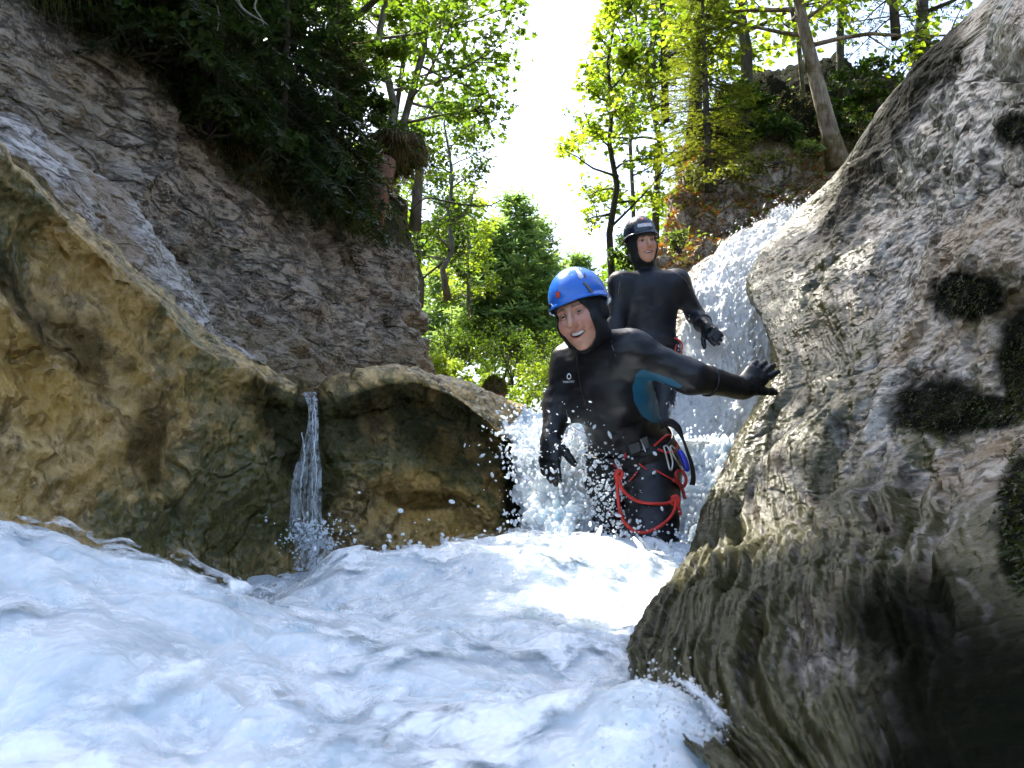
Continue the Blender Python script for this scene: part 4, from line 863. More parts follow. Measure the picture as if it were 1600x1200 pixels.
def nets(f, xs, ys, zs):
    """naive surface nets on a rectilinear grid, evaluated only near the surface"""
    pad = lambda a: np.concatenate([a, a[-1] + (a[-1] - a[-2]) * np.arange(1, (4 - (len(a) - 1) % 4) % 4 + 1)]).astype(np.float32)
    xs, ys, zs = pad(xs), pad(ys), pad(zs); n = [len(xs), len(ys), len(zs)]
    G = lambda a, b, c: np.stack(np.meshgrid(a, b, c, indexing='ij'), -1).reshape(-1, 3)
    cx, cy, cz = xs[::4], ys[::4], zs[::4]; Dc = f(G(cx, cy, cz)).reshape(len(cx), len(cy), len(cz))
    mn = np.full([len(cx) - 1, len(cy) - 1, len(cz) - 1], 1e9, np.float32)
    for a in (0, 1):
        for b in (0, 1):
            for c in (0, 1): mn = np.minimum(mn, np.abs(Dc[a:a + mn.shape[0], b:b + mn.shape[1], c:c + mn.shape[2]]))
    diag = np.sqrt(np.diff(cx)[:, None, None] ** 2 + np.diff(cy)[None, :, None] ** 2 + np.diff(cz)[None, None, :] ** 2)
    act = mn < diag * .75
    m = np.zeros(n, bool); up = act.repeat(4, 0).repeat(4, 1).repeat(4, 2)
    for a in (0, 1):
        for b in (0, 1):
            for c in (0, 1): m[a:a + up.shape[0], b:b + up.shape[1], c:c + up.shape[2]] |= up
    D = np.ones(n, np.float32); sg = np.sign(Dc).astype(np.float32)[:-1, :-1, :-1].repeat(4, 0).repeat(4, 1).repeat(4, 2); D[:-1, :-1, :-1] = sg
    idx = np.argwhere(m); D[m] = f(np.stack([xs[idx[:, 0]], ys[idx[:, 1]], zs[idx[:, 2]]], 1))
    ins = D < 0; s = np.zeros([k - 1 for k in n], np.int8)
    off = [(a, b, c) for a in (0, 1) for b in (0, 1) for c in (0, 1)]
    for a, b, c in off: s += ins[a:a + s.shape[0], b:b + s.shape[1], c:c + s.shape[2]]
    cell = np.argwhere((s > 0) & (s < 8)); ids = np.full(s.shape, -1, np.int32); ids[tuple(cell.T)] = np.arange(len(cell))
    acc = np.zeros((len(cell), 3), np.float64); cnt = np.zeros(len(cell))
    cor = {o: D[cell[:, 0] + o[0], cell[:, 1] + o[1], cell[:, 2] + o[2]] for o in off}
    for o in off:
        for ax in range(3):
            if o[ax]: continue
            o2 = list(o); o2[ax] = 1; o2 = tuple(o2); a, b = cor[o], cor[o2]; x = (a < 0) != (b < 0); t = np.where(x, a / (a - b + 1e-12), 0)
            v = np.zeros((len(cell), 3)); 
            for k in range(3): v[:, k] = o[k]
            v[:, ax] = t; acc += v * x[:, None]; cnt += x
    q = acc / np.maximum(cnt, 1)[:, None]; V = np.zeros((len(cell), 3))
    for k, ar in enumerate((xs, ys, zs)): V[:, k] = ar[cell[:, k]] + q[:, k] * (ar[cell[:, k] + 1] - ar[cell[:, k]])
    F = []
    for ax in range(3):
        sl0 = [slice(1, -1)] * 3; sl0[ax] = slice(0, -1); sl1 = [slice(1, -1)] * 3; sl1[ax] = slice(1, None)
        a = ins[tuple(sl0)]; b = ins[tuple(sl1)]; e = np.argwhere(a != b)
        if not len(e): continue
        fl = a[tuple(e.T)]; e = e + 1; e[:, ax] -= 1
        u, w = [(1, 2), (2, 0), (0, 1)][ax]; du = np.zeros(3, int); du[u] = 1; dw = np.zeros(3, int); dw[w] = 1
        c = [e - du - dw, e - dw, e, e - du]; qd = np.stack([ids[tuple(k.T)] for k in c], 1); qd[~fl] = qd[~fl][:, ::-1]; F.append(qd)
    F = np.concatenate(F); F = F[(F >= 0).all(1)]
    return V, F
def axis(lo, hi, step, flo=None, fhi=None, fstep=None):
    if flo is None: return np.arange(lo, hi + step, step)
    flo, fhi = max(flo, lo), min(fhi, hi)
    return np.concatenate([np.arange(lo, flo - step * .5, step), np.arange(flo, fhi, fstep), np.arange(fhi, hi + step, step)])
def unit(v): v = np.asarray(v, float); return v / np.linalg.norm(v)
def frame(f, up):
    f = unit(f); u = np.asarray(up, float); u = unit(u - f * (u @ f)); return np.stack([np.cross(u, f), f, u])      # rows: left, front, up
class Fig: pass
def head_sdf(q, smile, fem):
    """q in head coordinates: x to the wearer's left, y forward, z up"""
    d = s_ell(q, (0, -.018, .048), (.074, .094, .086)); d = smin(d, s_ell(q, (0, .022, -.030), (.060 if fem else .062, .066, .080)), .04)
    d = smin(d, s_ell(q, (0, .058, -.098), (.026 if fem else .031, .024, .022)), .04)
    ax = np.abs(q[:, 0]); m = q.copy(); m[:, 0] = ax
    d = smin(d, s_sph(m, (.038, .056, -.030 + .006 * smile), .024 + .003 * fem), .03); d = smin(d, s_cone(m, (.008, .084, .030), (.045, .070, .030), .010, .010), .02)
    d = smin(d, s_ell(m, (.047, .0, -.075), (.022, .045, .03)), .03)
    d = smax(d, -s_sph(m, (.031, .104, .006), .019), .016)
    d = smin(d, s_sph(m, (.031, .070, .006), .0155), .004)
    d = smax(d, -s_ell(m, (.031, .088, .006), (.0125, .010, .0050 if smile < .5 else .0036)), .002)
    d = smin(d, s_cone(q, (0, .086, .018), (0, .106, -.022), .0075, .0115), .014); d = smin(d, s_sph(q, (0, .109, -.026), .0115), .008); d = smin(d, s_sph(m, (.0125, .096, -.030), .0085), .007)
    zc = -.064; k = 11.0 if smile > .5 else 3.0; w = .028 if smile > .5 else .022; hh = .0080 if smile > .5 else .0050
    mz = q[:, 2] - (zc + k * q[:, 0] ** 2); my = q[:, 1] + 14 * q[:, 0] ** 2
    lip = np.sqrt(((np.sqrt((q[:, 0] / w * hh * 1.15) ** 2 + mz ** 2) - hh) ** 2) + (my - .088) ** 2) - .0055
    d = smin(d, lip, .008)
    slot = np.sqrt((q[:, 0] / w) ** 2 + (mz / hh) ** 2) - 1; d = smax(d, -np.maximum(slot * hh * .9, .066 - my), .003)
    if smile > .5: d = smax(d, -s_cone(m, (.019, .099, -.036), (.036, .080, -.066), .0035, .003), .007); d = smin(d, s_sph(m, (.036, .070, -.034), .016), .02)
    d = smin(d, s_ell(m, (.074, -.012, -.004), (.010, .018, .030)), .006)
    return d
def hand_prims(w, dirv, pn, ts, curl, spread=.5):
    dirv = unit(dirv); pn = unit(pn - dirv * (np.asarray(pn) @ dirv)); ts = unit(np.cross(dirv, pn)) * np.sign(np.cross(dirv, pn) @ np.asarray(ts, float) + 1e-9)
    pr = [(w, w + dirv * .03, .028, .030)]; palm = []
    for k, o in enumerate((.030, .011, -.009, -.028)):
        b = w + dirv * (.088 - .006 * abs(k - 1)) + ts * o; palm.append((w + dirv * .02 + ts * o * .6, b, .019, .0155)); L = (.070, .079, .073, .057)[k]; d = unit(dirv + ts * o * spread * 4)
        p0 = b
        for s, fr in enumerate((.45, .30, .25)):
            a = curl[k] * (.55, .9, .7)[s]; d = unit(d * math.cos(a) + pn * math.sin(a)); p1 = p0 + d * L * fr; pr.append((p0, p1, .0118 - .001 * s, .0112 - .0012 * s)); p0 = p1
    b = w + dirv * .025 + ts * .028; d = unit(dirv * .75 + ts * .75 + pn * .25); p1 = b + d * .042; d2 = unit(d + dirv * .35 + pn * .2); p2 = p1 + d2 * .03; p3 = p2 + unit(d2 + pn * .2) * .022
    pr += [(b, p1, .0175, .0135), (p1, p2, .0132, .012), (p2, p3, .0118, .0098)]
    return palm, pr
def hand_sdf(p, hp, grow=0.0):
    palm, pr = hp; d = None
    for a, b, r1, r2 in palm: e = s_cone(p, a, b, r1, r2); d = e if d is None else smin(d, e, .022)
    for a, b, r1, r2 in pr: d = smin(d, s_cone(p, a, b, r1, r2), .007)
    return d - grow
def make_person(name, label, F, mats, seed):
    """F: head frame/centre, joints, torso frame"""
    HR = F.head.astype(np.float32); HC = F.hc.astype(np.float32); TR = F.torso.astype(np.float32)
    toH = lambda p: (p - HC) @ HR.T
    pel, chest, neck = F.pel, F.chest, F.neck
    def torso(p):
        q = (p - pel.astype(np.float32)) @ TR.T; H = float((neck - pel) @ TR[2])
        c2 = (F.chest - pel) @ TR.T
        d = s_ell(q, (0, 0, 0), (F.hip, .112, .12)); d = smin(d, s_ell(q, c2 * .5, (F.waist, .092, .15)), .07)
        d = smin(d, s_ell(q, c2, (F.rib, .108, .165)), .07)
        if F.fem:
            m = q - c2.astype(np.float32); m[:, 0] = np.abs(m[:, 0]); d = smin(d, s_ell(m, (.068, .070, .0), (.058, .050, .058)), .05)
        else:
            m = q - c2.astype(np.float32); m[:, 0] = np.abs(m[:, 0]); d = smin(d, s_ell(m, (.075, .055, .045), (.085, .055, .07)), .06)
        d = smin(d, s_cone(p, F.chest + TR[2] * .09, neck, .085, .055), .07)
        d = smin(d, s_cone(p, F.shl, F.shr, .060, .060), .06)
        return d
    sc = F.sc
    def arms(p, inner=0.0):
        d = None
        for sh, el, wr in ((F.shl, F.ell, F.wrl), (F.shr, F.elr, F.wrr)):
            e = smin(s_cone(p, sh, el, F.ar * .062 * sc, F.ar * .050 * sc), s_cone(p, el, wr, F.ar * .049 * sc, F.ar * .034 * sc), .03); d = e if d is None else np.minimum(d, e)
        return d
    def legs(p):
        d = None
        for hp, kn, an in ((F.hpl, F.knl, F.anl), (F.hpr, F.knr, F.anr)):
            ft = unit(TR[1] * 1.0 - np.array([0, 0, TR[1][2]])); e = smin(s_cone(p, hp, kn, F.lg * .092 * sc, F.lg * .066 * sc), s_cone(p, kn, an, F.lg * .064 * sc, .044 * sc), .04); e = smin(e, s_cone(p, an - np.array([0, 0, .03]), an + ft * .15 - np.array([0, 0, .05]), .045, .034), .03); d = e if d is None else np.minimum(d, e)
        return d
    def neckh(p): return s_cone(p, neck - TR[2] * .03, HC - HR[2] * .035 - HR[1] * .02, .056 * sc, F.nk * sc)
    hp_l = hand_prims(F.wrl, *F.handl); hp_r = hand_prims(F.wrr, *F.handr)
    def clothed(p): return smin(smin(torso(p), arms(p), .055), legs(p), .06)
    def body(p):
        d = clothed(p) + .008; d = smin(d, smin(head_sdf(toH(p), F.smile, F.fem), neckh(p) + .004, .02), .02); d = np.minimum(d, hand_sdf(p, hp_l) + .003); return np.minimum(d, hand_sdf(p, hp_r) + .003)
    pts = np.array([F.pel, F.chest, F.neck, F.shl, F.shr, F.ell, F.elr, F.wrl, F.wrr, F.knl, F.knr, F.anl, F.anr, F.hc])
    lo = pts.min(0) - .22; hi = pts.max(0) + .22
    root_loc = np.array([F.pel[0], F.pel[1], min(F.anl[2], F.anr[2]) - .08])
    fl, fh = HC - .125, HC + .125
    V, Q = nets(body, *[axis(lo[k], hi[k], .016, fl[k], fh[k], F.res) for k in range(3)])
    q = toH(V.astype(np.float32)); w = .028 if F.smile > .5 else .022; hh = .0080 if F.smile > .5 else .0050; kk = 11. if F.smile > .5 else 3.
    mz = q[:, 2] + .064 - kk * q[:, 0] ** 2; lipd = np.abs(np.sqrt((q[:, 0] / w * hh * 1.15) ** 2 + mz ** 2) - hh)
    lip = (1 - sstep(.003, .0065, lipd)) * (q[:, 1] > .06); m = np.abs(q[:, 0])
    brow = (1 - sstep(.0025, .006, np.abs(q[:, 2] - .0285 + 4 * (m - .03) ** 2))) * sstep(.010, .016, m) * (1 - sstep(.044, .052, m)) * (q[:, 1] > .04)
    eye = (1 - sstep(.002, .005, np.abs(np.sqrt(((m - .031) / 1.35) ** 2 + (q[:, 2] - .006) ** 2) - .0085))) * (q[:, 1] > .05)
    mouth = ((np.sqrt((q[:, 0] / w) ** 2 + (mz / hh) ** 2) < .92) & (q[:, 1] > .03)) * 1.0
    bl = np.exp(-((m - .042) / .02) ** 2 - ((q[:, 2] + .028) / .022) ** 2) * (q[:, 1] > .03)
    person = mesh(name, V - root_loc, Q, mats['skin'], attrs={'lip': lip, 'brow': np.maximum(brow, .55 * eye), 'mouth': mouth, 'blush': bl}); person.location = root_loc; tag(person, label, 'person', 'canyoners in the cascade')
    person.name = name
    # wetsuit
    def suit(p):
        a = p.astype(np.float64); wr = perlin(a * np.array([14, 14, 46]) + seed + perlin(a * 7)[:, None]) * .0042 * F.wk + perlin(a * 9 + seed) * .003
        d = clothed(p) - .004 + wr
        d = smin(d, s_cone(p, neck - TR[2] * .02, neck + unit(HC - neck) * F.collar, .064 * sc, .064 * sc), .02)
        return d
    V, Q = nets(suit, *[axis(lo[k], hi[k], .0085) for k in range(3)])
    px, py, dd = proj(V); pan = np.full(len(V), 50.0)
    loc = (V - pel) @ TR.T
    if F.panel is not None:
        for pl in F.panel: pan = np.minimum(pan, poly_sd(px, py, pl))
        pan = np.where(loc[:, 0] > -.02, pan, 50.0)
        n_ = None
    so = mesh_at('wetsuit', V, Q, mats['suit'], person, attrs={'panel': np.clip(pan, -30, 30)})
    bv = BVHTree.FromPolygons([tuple(v) for v in V], [tuple(f) for f in Q])
    # hood
    def hood(p):
        q = toH(p); d = smin(head_sdf(q * np.array([1, 1, 1], np.float32), 0, F.fem), neckh(p), .03) - .0065
        d = smin(d, s_ell(q, (0, -.012, .04), (.082, .102, .095)), .01)
        op = np.sqrt((q[:, 0] / .060) ** 2 + ((q[:, 2] + .030) / F.open) ** 2) - 1
        d = smax(d, -np.maximum(op * .055, .005 - q[:, 1]), .006)
        cut = (p - neck.astype(np.float32)) @ unit(HC - neck).astype(np.float32); return smax(d, .012 - cut, .004)
    V, Q = nets(hood, *[axis(HC[k] - .20, HC[k] + .18, .005) for k in range(3)]); mesh_at('hood', V, Q, mats['hood'], person)
    # gloves
    for hp, wr, el in ((hp_l, F.wrl, F.ell), (hp_r, F.wrr, F.elr)):
        ax = unit(el - wr)
        def glove(p):
            d = hand_sdf(p, hp, .0012); cf = s_cone(p, wr - ax * .01, wr + ax * F.cuff, .037 * sc, .049 * sc); d = smin(d, cf, .018)
            ring = np.sqrt((np.sqrt(np.maximum(((p - (wr + ax * F.cuff).astype(np.float32)) ** 2).sum(1) - ((p - (wr + ax * F.cuff).astype(np.float32)) @ ax.astype(np.float32)) ** 2, 0)) - .050 * sc) ** 2 + ((p - (wr + ax * F.cuff).astype(np.float32)) @ ax.astype(np.float32)) ** 2) - .006
            return smin(smax(d, (p - (wr + ax * (F.cuff + .003)).astype(np.float32)) @ ax.astype(np.float32), .003), ring, .006) + perlin(p.astype(np.float64) * 40) * .0012
        c = np.array([wr, wr + ax * F.cuff] + [b for a, b, _, _ in hp[1]]); V, Q = nets(glove, *[axis(c[:, k].min() - .07, c[:, k].max() + .07, .004) for k in range(3)])
        mesh_at('glove', V, Q, mats['glove'], person)
    # eyes and teeth
    def uv(n, m):
        th = np.linspace(0, np.pi, n); ph = np.linspace(0, 2 * np.pi, m + 1)[:-1]; T, Pn = np.meshgrid(th, ph, indexing='ij')
        v = np.stack([np.sin(T) * np.cos(Pn), np.cos(T), np.sin(T) * np.sin(Pn)], -1).reshape(-1, 3); i = np.arange(n * m).reshape(n, m); j = np.roll(i, -1, 1)
        return v, np.stack([i[:-1], i[1:], j[1:], j[:-1]], -1).reshape(-1, 4), np.repeat(np.arange(n - 1), m)
    toW = lambda v: HC + v @ HR
    for sx in (-1, 1):
        v, f, ring = uv(19, 20); gz = unit(F.gaze); fr = frame(gz, (0, 0, 1.)); v = v @ fr
        mesh_at('eye', toW(v * .0128 + np.array([sx * .031, .0700, .006])), f, [mats['eyewhite'], mats['iris'], mats['pupil']], person, mat_idx=np.where(ring < 2, 2, np.where(ring < 5, 1, 0)))
    if F.smile > .2:
        xx = np.linspace(-w * .86, w * .86, 17); zz = np.linspace(0, 1, 5); X, Zt = np.meshgrid(xx, zz); k = 11. if F.smile > .5 else 3.
        v = np.stack([X, .0835 - 12 * X ** 2 - .0012 * np.abs(np.sin(X / .0065 * np.pi)) * 0, -.064 + k * X ** 2 + (hh * .95) * (1 - 1.25 * Zt)], -1)
        mesh_at('teeth', toW(v.reshape(-1, 3)), gfaces(5, 17), mats['teeth'], person)
    # helmet
    c0 = np.array([0, -.012, F.hz]); rad = np.array([.097, .117, .120])
    def dome(th, ph, off=0.0):
        th = np.asarray(th, float); ph = np.asarray(ph, float)
        s, c = np.sin(ph), np.cos(ph); x, y = np.cos(th), np.sin(th)
        g_ = np.stack([s * x, s * y, np.sign(c) * np.abs(c) ** .92 * np.ones_like(x)], -1)
        n = g_ / rad; n /= np.linalg.norm(n, axis=-1, keepdims=True); return c0 + g_ * rad + n * off
    th = np.linspace(0, 2 * np.pi, 65)[:-1]; rows_ = []
    edge = R(94) + R(7) * np.clip(-np.sin(th), -1, 1) - R(3) * np.abs(np.cos(th))
    for k in np.linspace(.0, 1, 22): rows_.append(dome(th, np.maximum(edge * k, .004)))
    for k, off in ((1.006, .0035), (1.03, .0065), (1.05, .0060), (1.05, .002), (1.03, -.004), (1.0, -.009)): rows_.append(dome(th, edge * k, off))
    for k in (.8, .6, .4, .2, .01): rows_.append(dome(th, np.maximum(edge * k, .004), -.010))
    v = np.array(rows_); nr = len(v); i = np.arange(nr * 64).reshape(nr, 64); j = np.roll(i, -1, 1)
    hel = mesh_at('helmet', toW(v.reshape(-1, 3)), np.stack([i[:-1], i[1:], j[1:], j[:-1]], -1).reshape(-1, 4), mats['helmet'], person)
    def decal(nm, th0, th1, ph0, ph1, mat, off=.0016, n=(8, 16), shear=0.0, rnd=True, thick=True):
        a, b = np.linspace(0, 1, n[0]), np.linspace(0, 1, n[1]); A, B = np.meshgrid(a, b, indexing='ij')
        if rnd:   # rounded short ends
            long_ph = abs(ph1 - ph0) > abs(th1 - th0); t = B if long_ph else A; s = A if long_ph else B
            e = np.sqrt(np.clip(1 - np.clip((np.abs(t - .5) - .40) / .10, 0, 1) ** 2, .02, 1)); s2 = .5 + (s - .5) * e
            if long_ph: A = s2
            else: B = s2
        T = R(th0) + (R(th1) - R(th0)) * A + R(shear) * (B - .5); Pp = R(ph0) + (R(ph1) - R(ph0)) * B
        v1 = dome(T, Pp, off); v2 = dome(T, Pp, -.001); nn = n[0] * n[1]; f = gfaces(*n); idx = np.arange(nn).reshape(n)
        rim = np.concatenate([idx[0, :], idx[1:, -1], idx[-1, -2::-1], idx[-2:0:-1, 0]]); r2 = np.roll(rim, -1); side = np.stack([rim, r2, r2 + nn, rim + nn], 1)
        V_ = toW(np.concatenate([v1.reshape(-1, 3), v2.reshape(-1, 3)])) - root_loc
        return mesh(nm, V_, [np.concatenate([f, side])], mat, hel)
    for nm, args, mk in F.decals: decal(nm, *args[:4], mats[mk], *(args[4:]))
    F.bv = bv; F.body = person; F.root = root_loc; F.suit = suit; F.TR = TR; F.dome = dome; F.toW = toW; F.so = so
    return person

def skin_mat():
    t = NT('skin'); co = t.coord(); n = t.noise(co, 90, 4)
    c = t.mix(n, (.50, .25, .165), (.58, .31, .21)); c = t.mix(t.math('MULTIPLY', t.attr('blush'), .5), c, (.52, .17, .12))
    c = t.mix(t.attr('lip'), c, (.42, .16, .125)); c = t.mix(t.math('MULTIPLY', t.attr('brow'), .8), c, (.10, .055, .03)); c = t.mix(t.math('MULTIPLY', t.attr('mouth'), .9), c, (.06, .012, .01))
    return t.done(t.pbr(Base_Color=c, Roughness=.38, Specular_IOR_Level=.45, Subsurface_Weight=.12, Subsurface_Radius=(.012, .005, .003), Normal=t.bump(n, .15, .002)))
def suit_mat(name, base, sheen, panel=None):
    t = NT(name); co = t.coord(); n = t.noise(co, 14, 5, .6); n2 = t.noise(co, 420, 3)
    c = t.mix(n, base, tuple(x * 1.7 for x in base))
    if panel: 
        a = t.attr('panel'); edge = t.ramp(t.math('ADD', t.math('MULTIPLY', a, -.5), .5), [(.35, 0.), (.65, 1.)]); c = t.mix(edge, c, panel)
    r = t.math('ADD', sheen, t.math('MULTIPLY', t.ramp(n, [(.35, 0.), (.7, 1.)]), .28))
    d = t.vor(co, 160); dr = t.ramp(d, [(.0, 1.), (.16, 0.)])
    return t.done(t.pbr(Base_Color=c, Roughness=r, Specular_IOR_Level=.42, Normal=t.bump(t.math('ADD', t.math('MULTIPLY', n2, .5), t.math('MULTIPLY', dr, 1.2)), .28, .003)))
def helmet_mat(name, col, rough):
    t = NT(name); co = t.coord(); n = t.noise(co, 8, 4); d = t.ramp(t.vor(co, 120), [(.0, 1.), (.13, 0.)]); msk = t.ramp(t.noise(co, 22, 2), [(.52, 0.), (.62, 1.)])
    return t.done(t.pbr(Base_Color=t.mix(n, tuple(x * .85 for x in col), tuple(min(1, x * 1.1) for x in col)), Roughness=rough, Specular_IOR_Level=.5, Coat_Weight=.25, Coat_Roughness=.25, Normal=t.bump(t.math('MULTIPLY', d, msk), .5, .003)))
M_skin = skin_mat(); M_suit = suit_mat('black_neoprene', (.0065, .0068, .0085), .30, (.012, .11, .20)); M_suit2 = suit_mat('navy_neoprene', (.006, .0075, .012), .38)
M_hood = suit_mat('hood_neoprene', (.006, .0065, .008), .55); M_glove = suit_mat('glove_neoprene', (.005, .0052, .0062), .22)
M_helb = helmet_mat('blue_helmet_shell', (.018, .15, .60), .26); M_helk = helmet_mat('black_helmet_shell', (.008, .016, .032), .25)
def sticker_mat():
    t = NT('white_sticker'); co = t.coord(); v = t.ramp(t.noise(co, 260, 2), [(.50, 0.), (.58, 1.)]); return t.done(t.pbr(Base_Color=t.mix(v, (.72, .74, .76), (.45, .30, .30)), Roughness=.4))
M_stick = sticker_mat(); M_red = plain('red_emblem', (.62, .06, .03), .4); M_clip = plain('grey_clip', (.16, .155, .14), .45); M_black = plain('black_plastic', (.012, .012, .013), .4)
M_rope = plain('red_rope', (.55, .028, .018), .5, bump=(300, .5, .003)); M_web = plain('black_webbing', (.012, .012, .013), .6, bump=(400, .5, .002)); M_webr = plain('red_webbing', (.40, .02, .02), .6)
M_metal = plain('brushed_steel', (.55, .56, .57), .28, 1.0); M_alu = plain('grey_buckle', (.05, .052, .05), .4, .5); M_blue = plain('blue_device', (.02, .035, .45), .35); M_white = plain('white_print', (.75, .77, .8), .5)
M_olive = plain('olive_headband', (.06, .055, .035), .7); M_eyew = plain('eye_white', (.75, .72, .68), .15); M_iris = plain('iris', (.03, .035, .03), .15); M_pupil = plain('pupil', (.006, .006, .006), .1); M_teeth = plain('teeth', (.88, .86, .80), .25)
base_m = dict(skin=M_skin, glove=M_glove, hood=M_hood, eyewhite=M_eyew, iris=M_iris, pupil=M_pupil, teeth=M_teeth, sticker=M_stick, red=M_red, clip=M_clip, black=M_black, olive=M_olive)

# ---- the person in front: blue helmet, hand on the right wall
A = Fig(); A.fem = True; A.smile = 1.0; A.sc = .95; A.hz = .044; A.open = .088
yw, pt, rl = R(30), R(14), R(15)
f_ = np.array([-math.sin(yw) * math.cos(pt), -math.cos(yw) * math.cos(pt), -math.sin(pt)]); A.head = frame(f_, (-math.sin(rl), 0, math.cos(rl)))
A.hc = P(893, 491, 2.70) - np.array([0, .078, .006]) @ A.head
A.pel = P(990, 712, 3.0); A.neck = P(931, 545, 2.82); A.chest = A.pel + (A.neck - A.pel) * .62
u_ = unit(A.neck - A.pel); A.torso = frame(np.array([-math.sin(R(38)), -math.cos(R(38)), -.05]) - u_ * 0, u_)
A.torso = np.stack([np.cross(u_, unit(A.torso[1] - u_ * (A.torso[1] @ u_))), unit(A.torso[1] - u_ * (A.torso[1] @ u_)), u_])
A.hip, A.waist, A.rib = .172, .136, .150
A.shl = P(985, 549, 2.76); A.shr = P(893, 566, 2.93); A.ell = P(1082, 590, 2.72); A.wrl = P(1160, 607, 2.84); A.elr = P(873, 632, 2.93); A.wrr = P(862, 684, 2.86)
A.handl = (unit(P(1208, 566, 2.90) - P(1162, 610, 2.84)), np.array([.3, 1., .0]), np.array([.5, 0, -.7]), (.12, .16, .2, .22), 1.3)
A.handr = (np.array([-.12, -.25, -1.0]), np.array([.5, .6, 0.]), np.array([.3, -1., 0.]), (.3, .4, .45, .5))
A.hpl = P(1018, 735, 2.93); A.hpr = P(960, 735, 3.04); A.knl = P(1022, 905, 2.72); A.knr = P(928, 890, 2.9); A.anl = A.knl + np.array([.0, .22, -.40]); A.anr = A.knr + np.array([-.02, .30, -.36])
A.cuff = .16; A.collar = .035; A.nk = .046; A.ar = 1.03; A.lg = 1.14; A.wk = 1.0; A.res = .0033; A.gaze = (-.25, 1, -.18); A.panel = [[(1004, 576), (1022, 583), (1050, 592), (1068, 604), (1060, 607), (1034, 598), (1042, 620), (1042, 662), (1018, 660), (1002, 648), (991, 628), (988, 605), (994, 585)]]
A.decals = [('sticker', (33, 44, 22, 62, .0018, (8, 20), 6), 'sticker'), ('clip', (35, 40, 69, 90, .005, (6, 14), -8), 'clip'), ('emblem', (93, 103, 70, 80, .0025, (8, 8), 0), 'red'), ('vent_slot', (28, 31.5, 52, 62, .0012, (4, 8), 6), 'black'), ('vent_slot', (24, 29, 34, 41, .0012, (4, 8), 6), 'black'), ('rivet', (56, 59, 88, 91, .0015, (5, 5), 0), 'black'), ('rivet', (49, 52, 89, 92, .0015, (5, 5), 0), 'black'), ('clip', (126, 134, 82, 96, .006, (6, 8), 0), 'black')]
make_person('person', 'smiling person in blue helmet and black wetsuit bracing a gloved hand on rock', A, dict(base_m, suit=M_suit, helmet=M_helb), 3)

# ---- the person behind: dark helmet, standing by the waterfall
B = Fig(); B.fem = False; B.smile = .3; B.sc = 1.02; B.hz = .046; B.open = .092
yw, pt, rl = R(-14), R(6), R(9)
f_ = np.array([-math.sin(yw) * math.cos(pt), -math.cos(yw) * math.cos(pt), -math.sin(pt)]); B.head = frame(f_, (-math.sin(rl), 0, math.cos(rl)))
B.hc = P(1011, 375, 4.80) - np.array([0, .078, .006]) @ B.head
B.pel = P(1020, 552, 4.86); B.neck = P(1012, 430, 4.90); B.chest = B.pel + (B.neck - B.pel) * .62
u_ = unit(B.neck - B.pel); f_ = unit(np.array([.05, -1, -.02])); f_ = unit(f_ - u_ * (f_ @ u_)); B.torso = np.stack([np.cross(u_, f_), f_, u_])
B.hip, B.waist, B.rib = .160, .138, .158
B.shl = P(1058, 440, 4.86); B.shr = P(970, 443, 4.84); B.ell = P(1086, 492, 4.93); B.wrl = P(1104, 512, 4.74); B.elr = P(961, 510, 4.80); B.wrr = P(972, 565, 4.66)
B.handl = (np.array([.15, -.7, -.5]), np.array([.6, .2, -.6]), np.array([-.6, 0, .6]), (.3, .35, .4, .4)); B.handr = (np.array([.2, -.3, -1.]), np.array([.6, .5, 0.]), np.array([.5, -1., 0.]), (.3, .4, .45, .5))
B.hpl = P(1042, 575, 4.86); B.hpr = P(998, 575, 4.86); B.knl = P(1036, 700, 4.72); B.knr = P(990, 700, 4.74); B.anl = B.knl + np.array([0, .12, -.40]); B.anr = B.knr + np.array([0, .12, -.40])
B.cuff = .07; B.collar = .0; B.nk = .056; B.ar = .95; B.lg = 1.0; B.wk = .4; B.res = .0055; B.gaze = (.35, 1, -.05); B.panel = None
B.decals = [('sticker', (66, 124, 64, 75, .0018, (20, 8), 0), 'sticker'), ('emblem', (94, 104, 40, 50, .002, (8, 8), 0), 'red'), ('headband', (62, 118, 93, 98, -.004, (16, 6), 0), 'olive')]
make_person('person', 'person in dark helmet and black wetsuit standing beside the waterfall', B, dict(base_m, suit=M_suit2, helmet=M_helk), 9)

# ---- harness, ropes and prints on the front person
def hit(F, px, py, off=.006, dd=None):
    d = Vector(P(px, py, 1.0)).normalized(); h = F.bv.ray_cast(Vector((0, 0, 0)), d)
    if h[0] is None: return P(px, py, dd or 2.9)
    return np.array(h[0] - d * off)
def cr_path(pts, n):
    pts = np.array(pts); return crw(n, len(pts)) @ pts
def waist_ring(F, h, tilt, off, n=72):
    """closed ring of points on the suit at height h above the pelvis"""
    c = F.pel + F.TR[2] * h; ax = [F.TR[0] + F.TR[2] * tilt, F.TR[1]]; out = []; nn = []
    for a in np.linspace(0, 2 * np.pi, n, endpoint=False):
        d = unit(ax[0] * math.cos(a) + ax[1] * math.sin(a)); lo, hi = .02, .45
        t = np.linspace(.05, .40, 140); s = F.suit((c + d * t[:, None]).astype(np.float32)); k = np.argmax(s > 0) if (s > 0).any() else 139
        out.append(c + d * (t[k] + off)); nn.append(d)
    r = np.array([np.linalg.norm(o - c) for o in out]); r = np.minimum(r, .21)
    for _ in range(3): r = (np.roll(r, 1) + 2 * r + np.roll(r, -1)) / 4
    nn = np.array(nn); return c + nn * r[:, None], nn
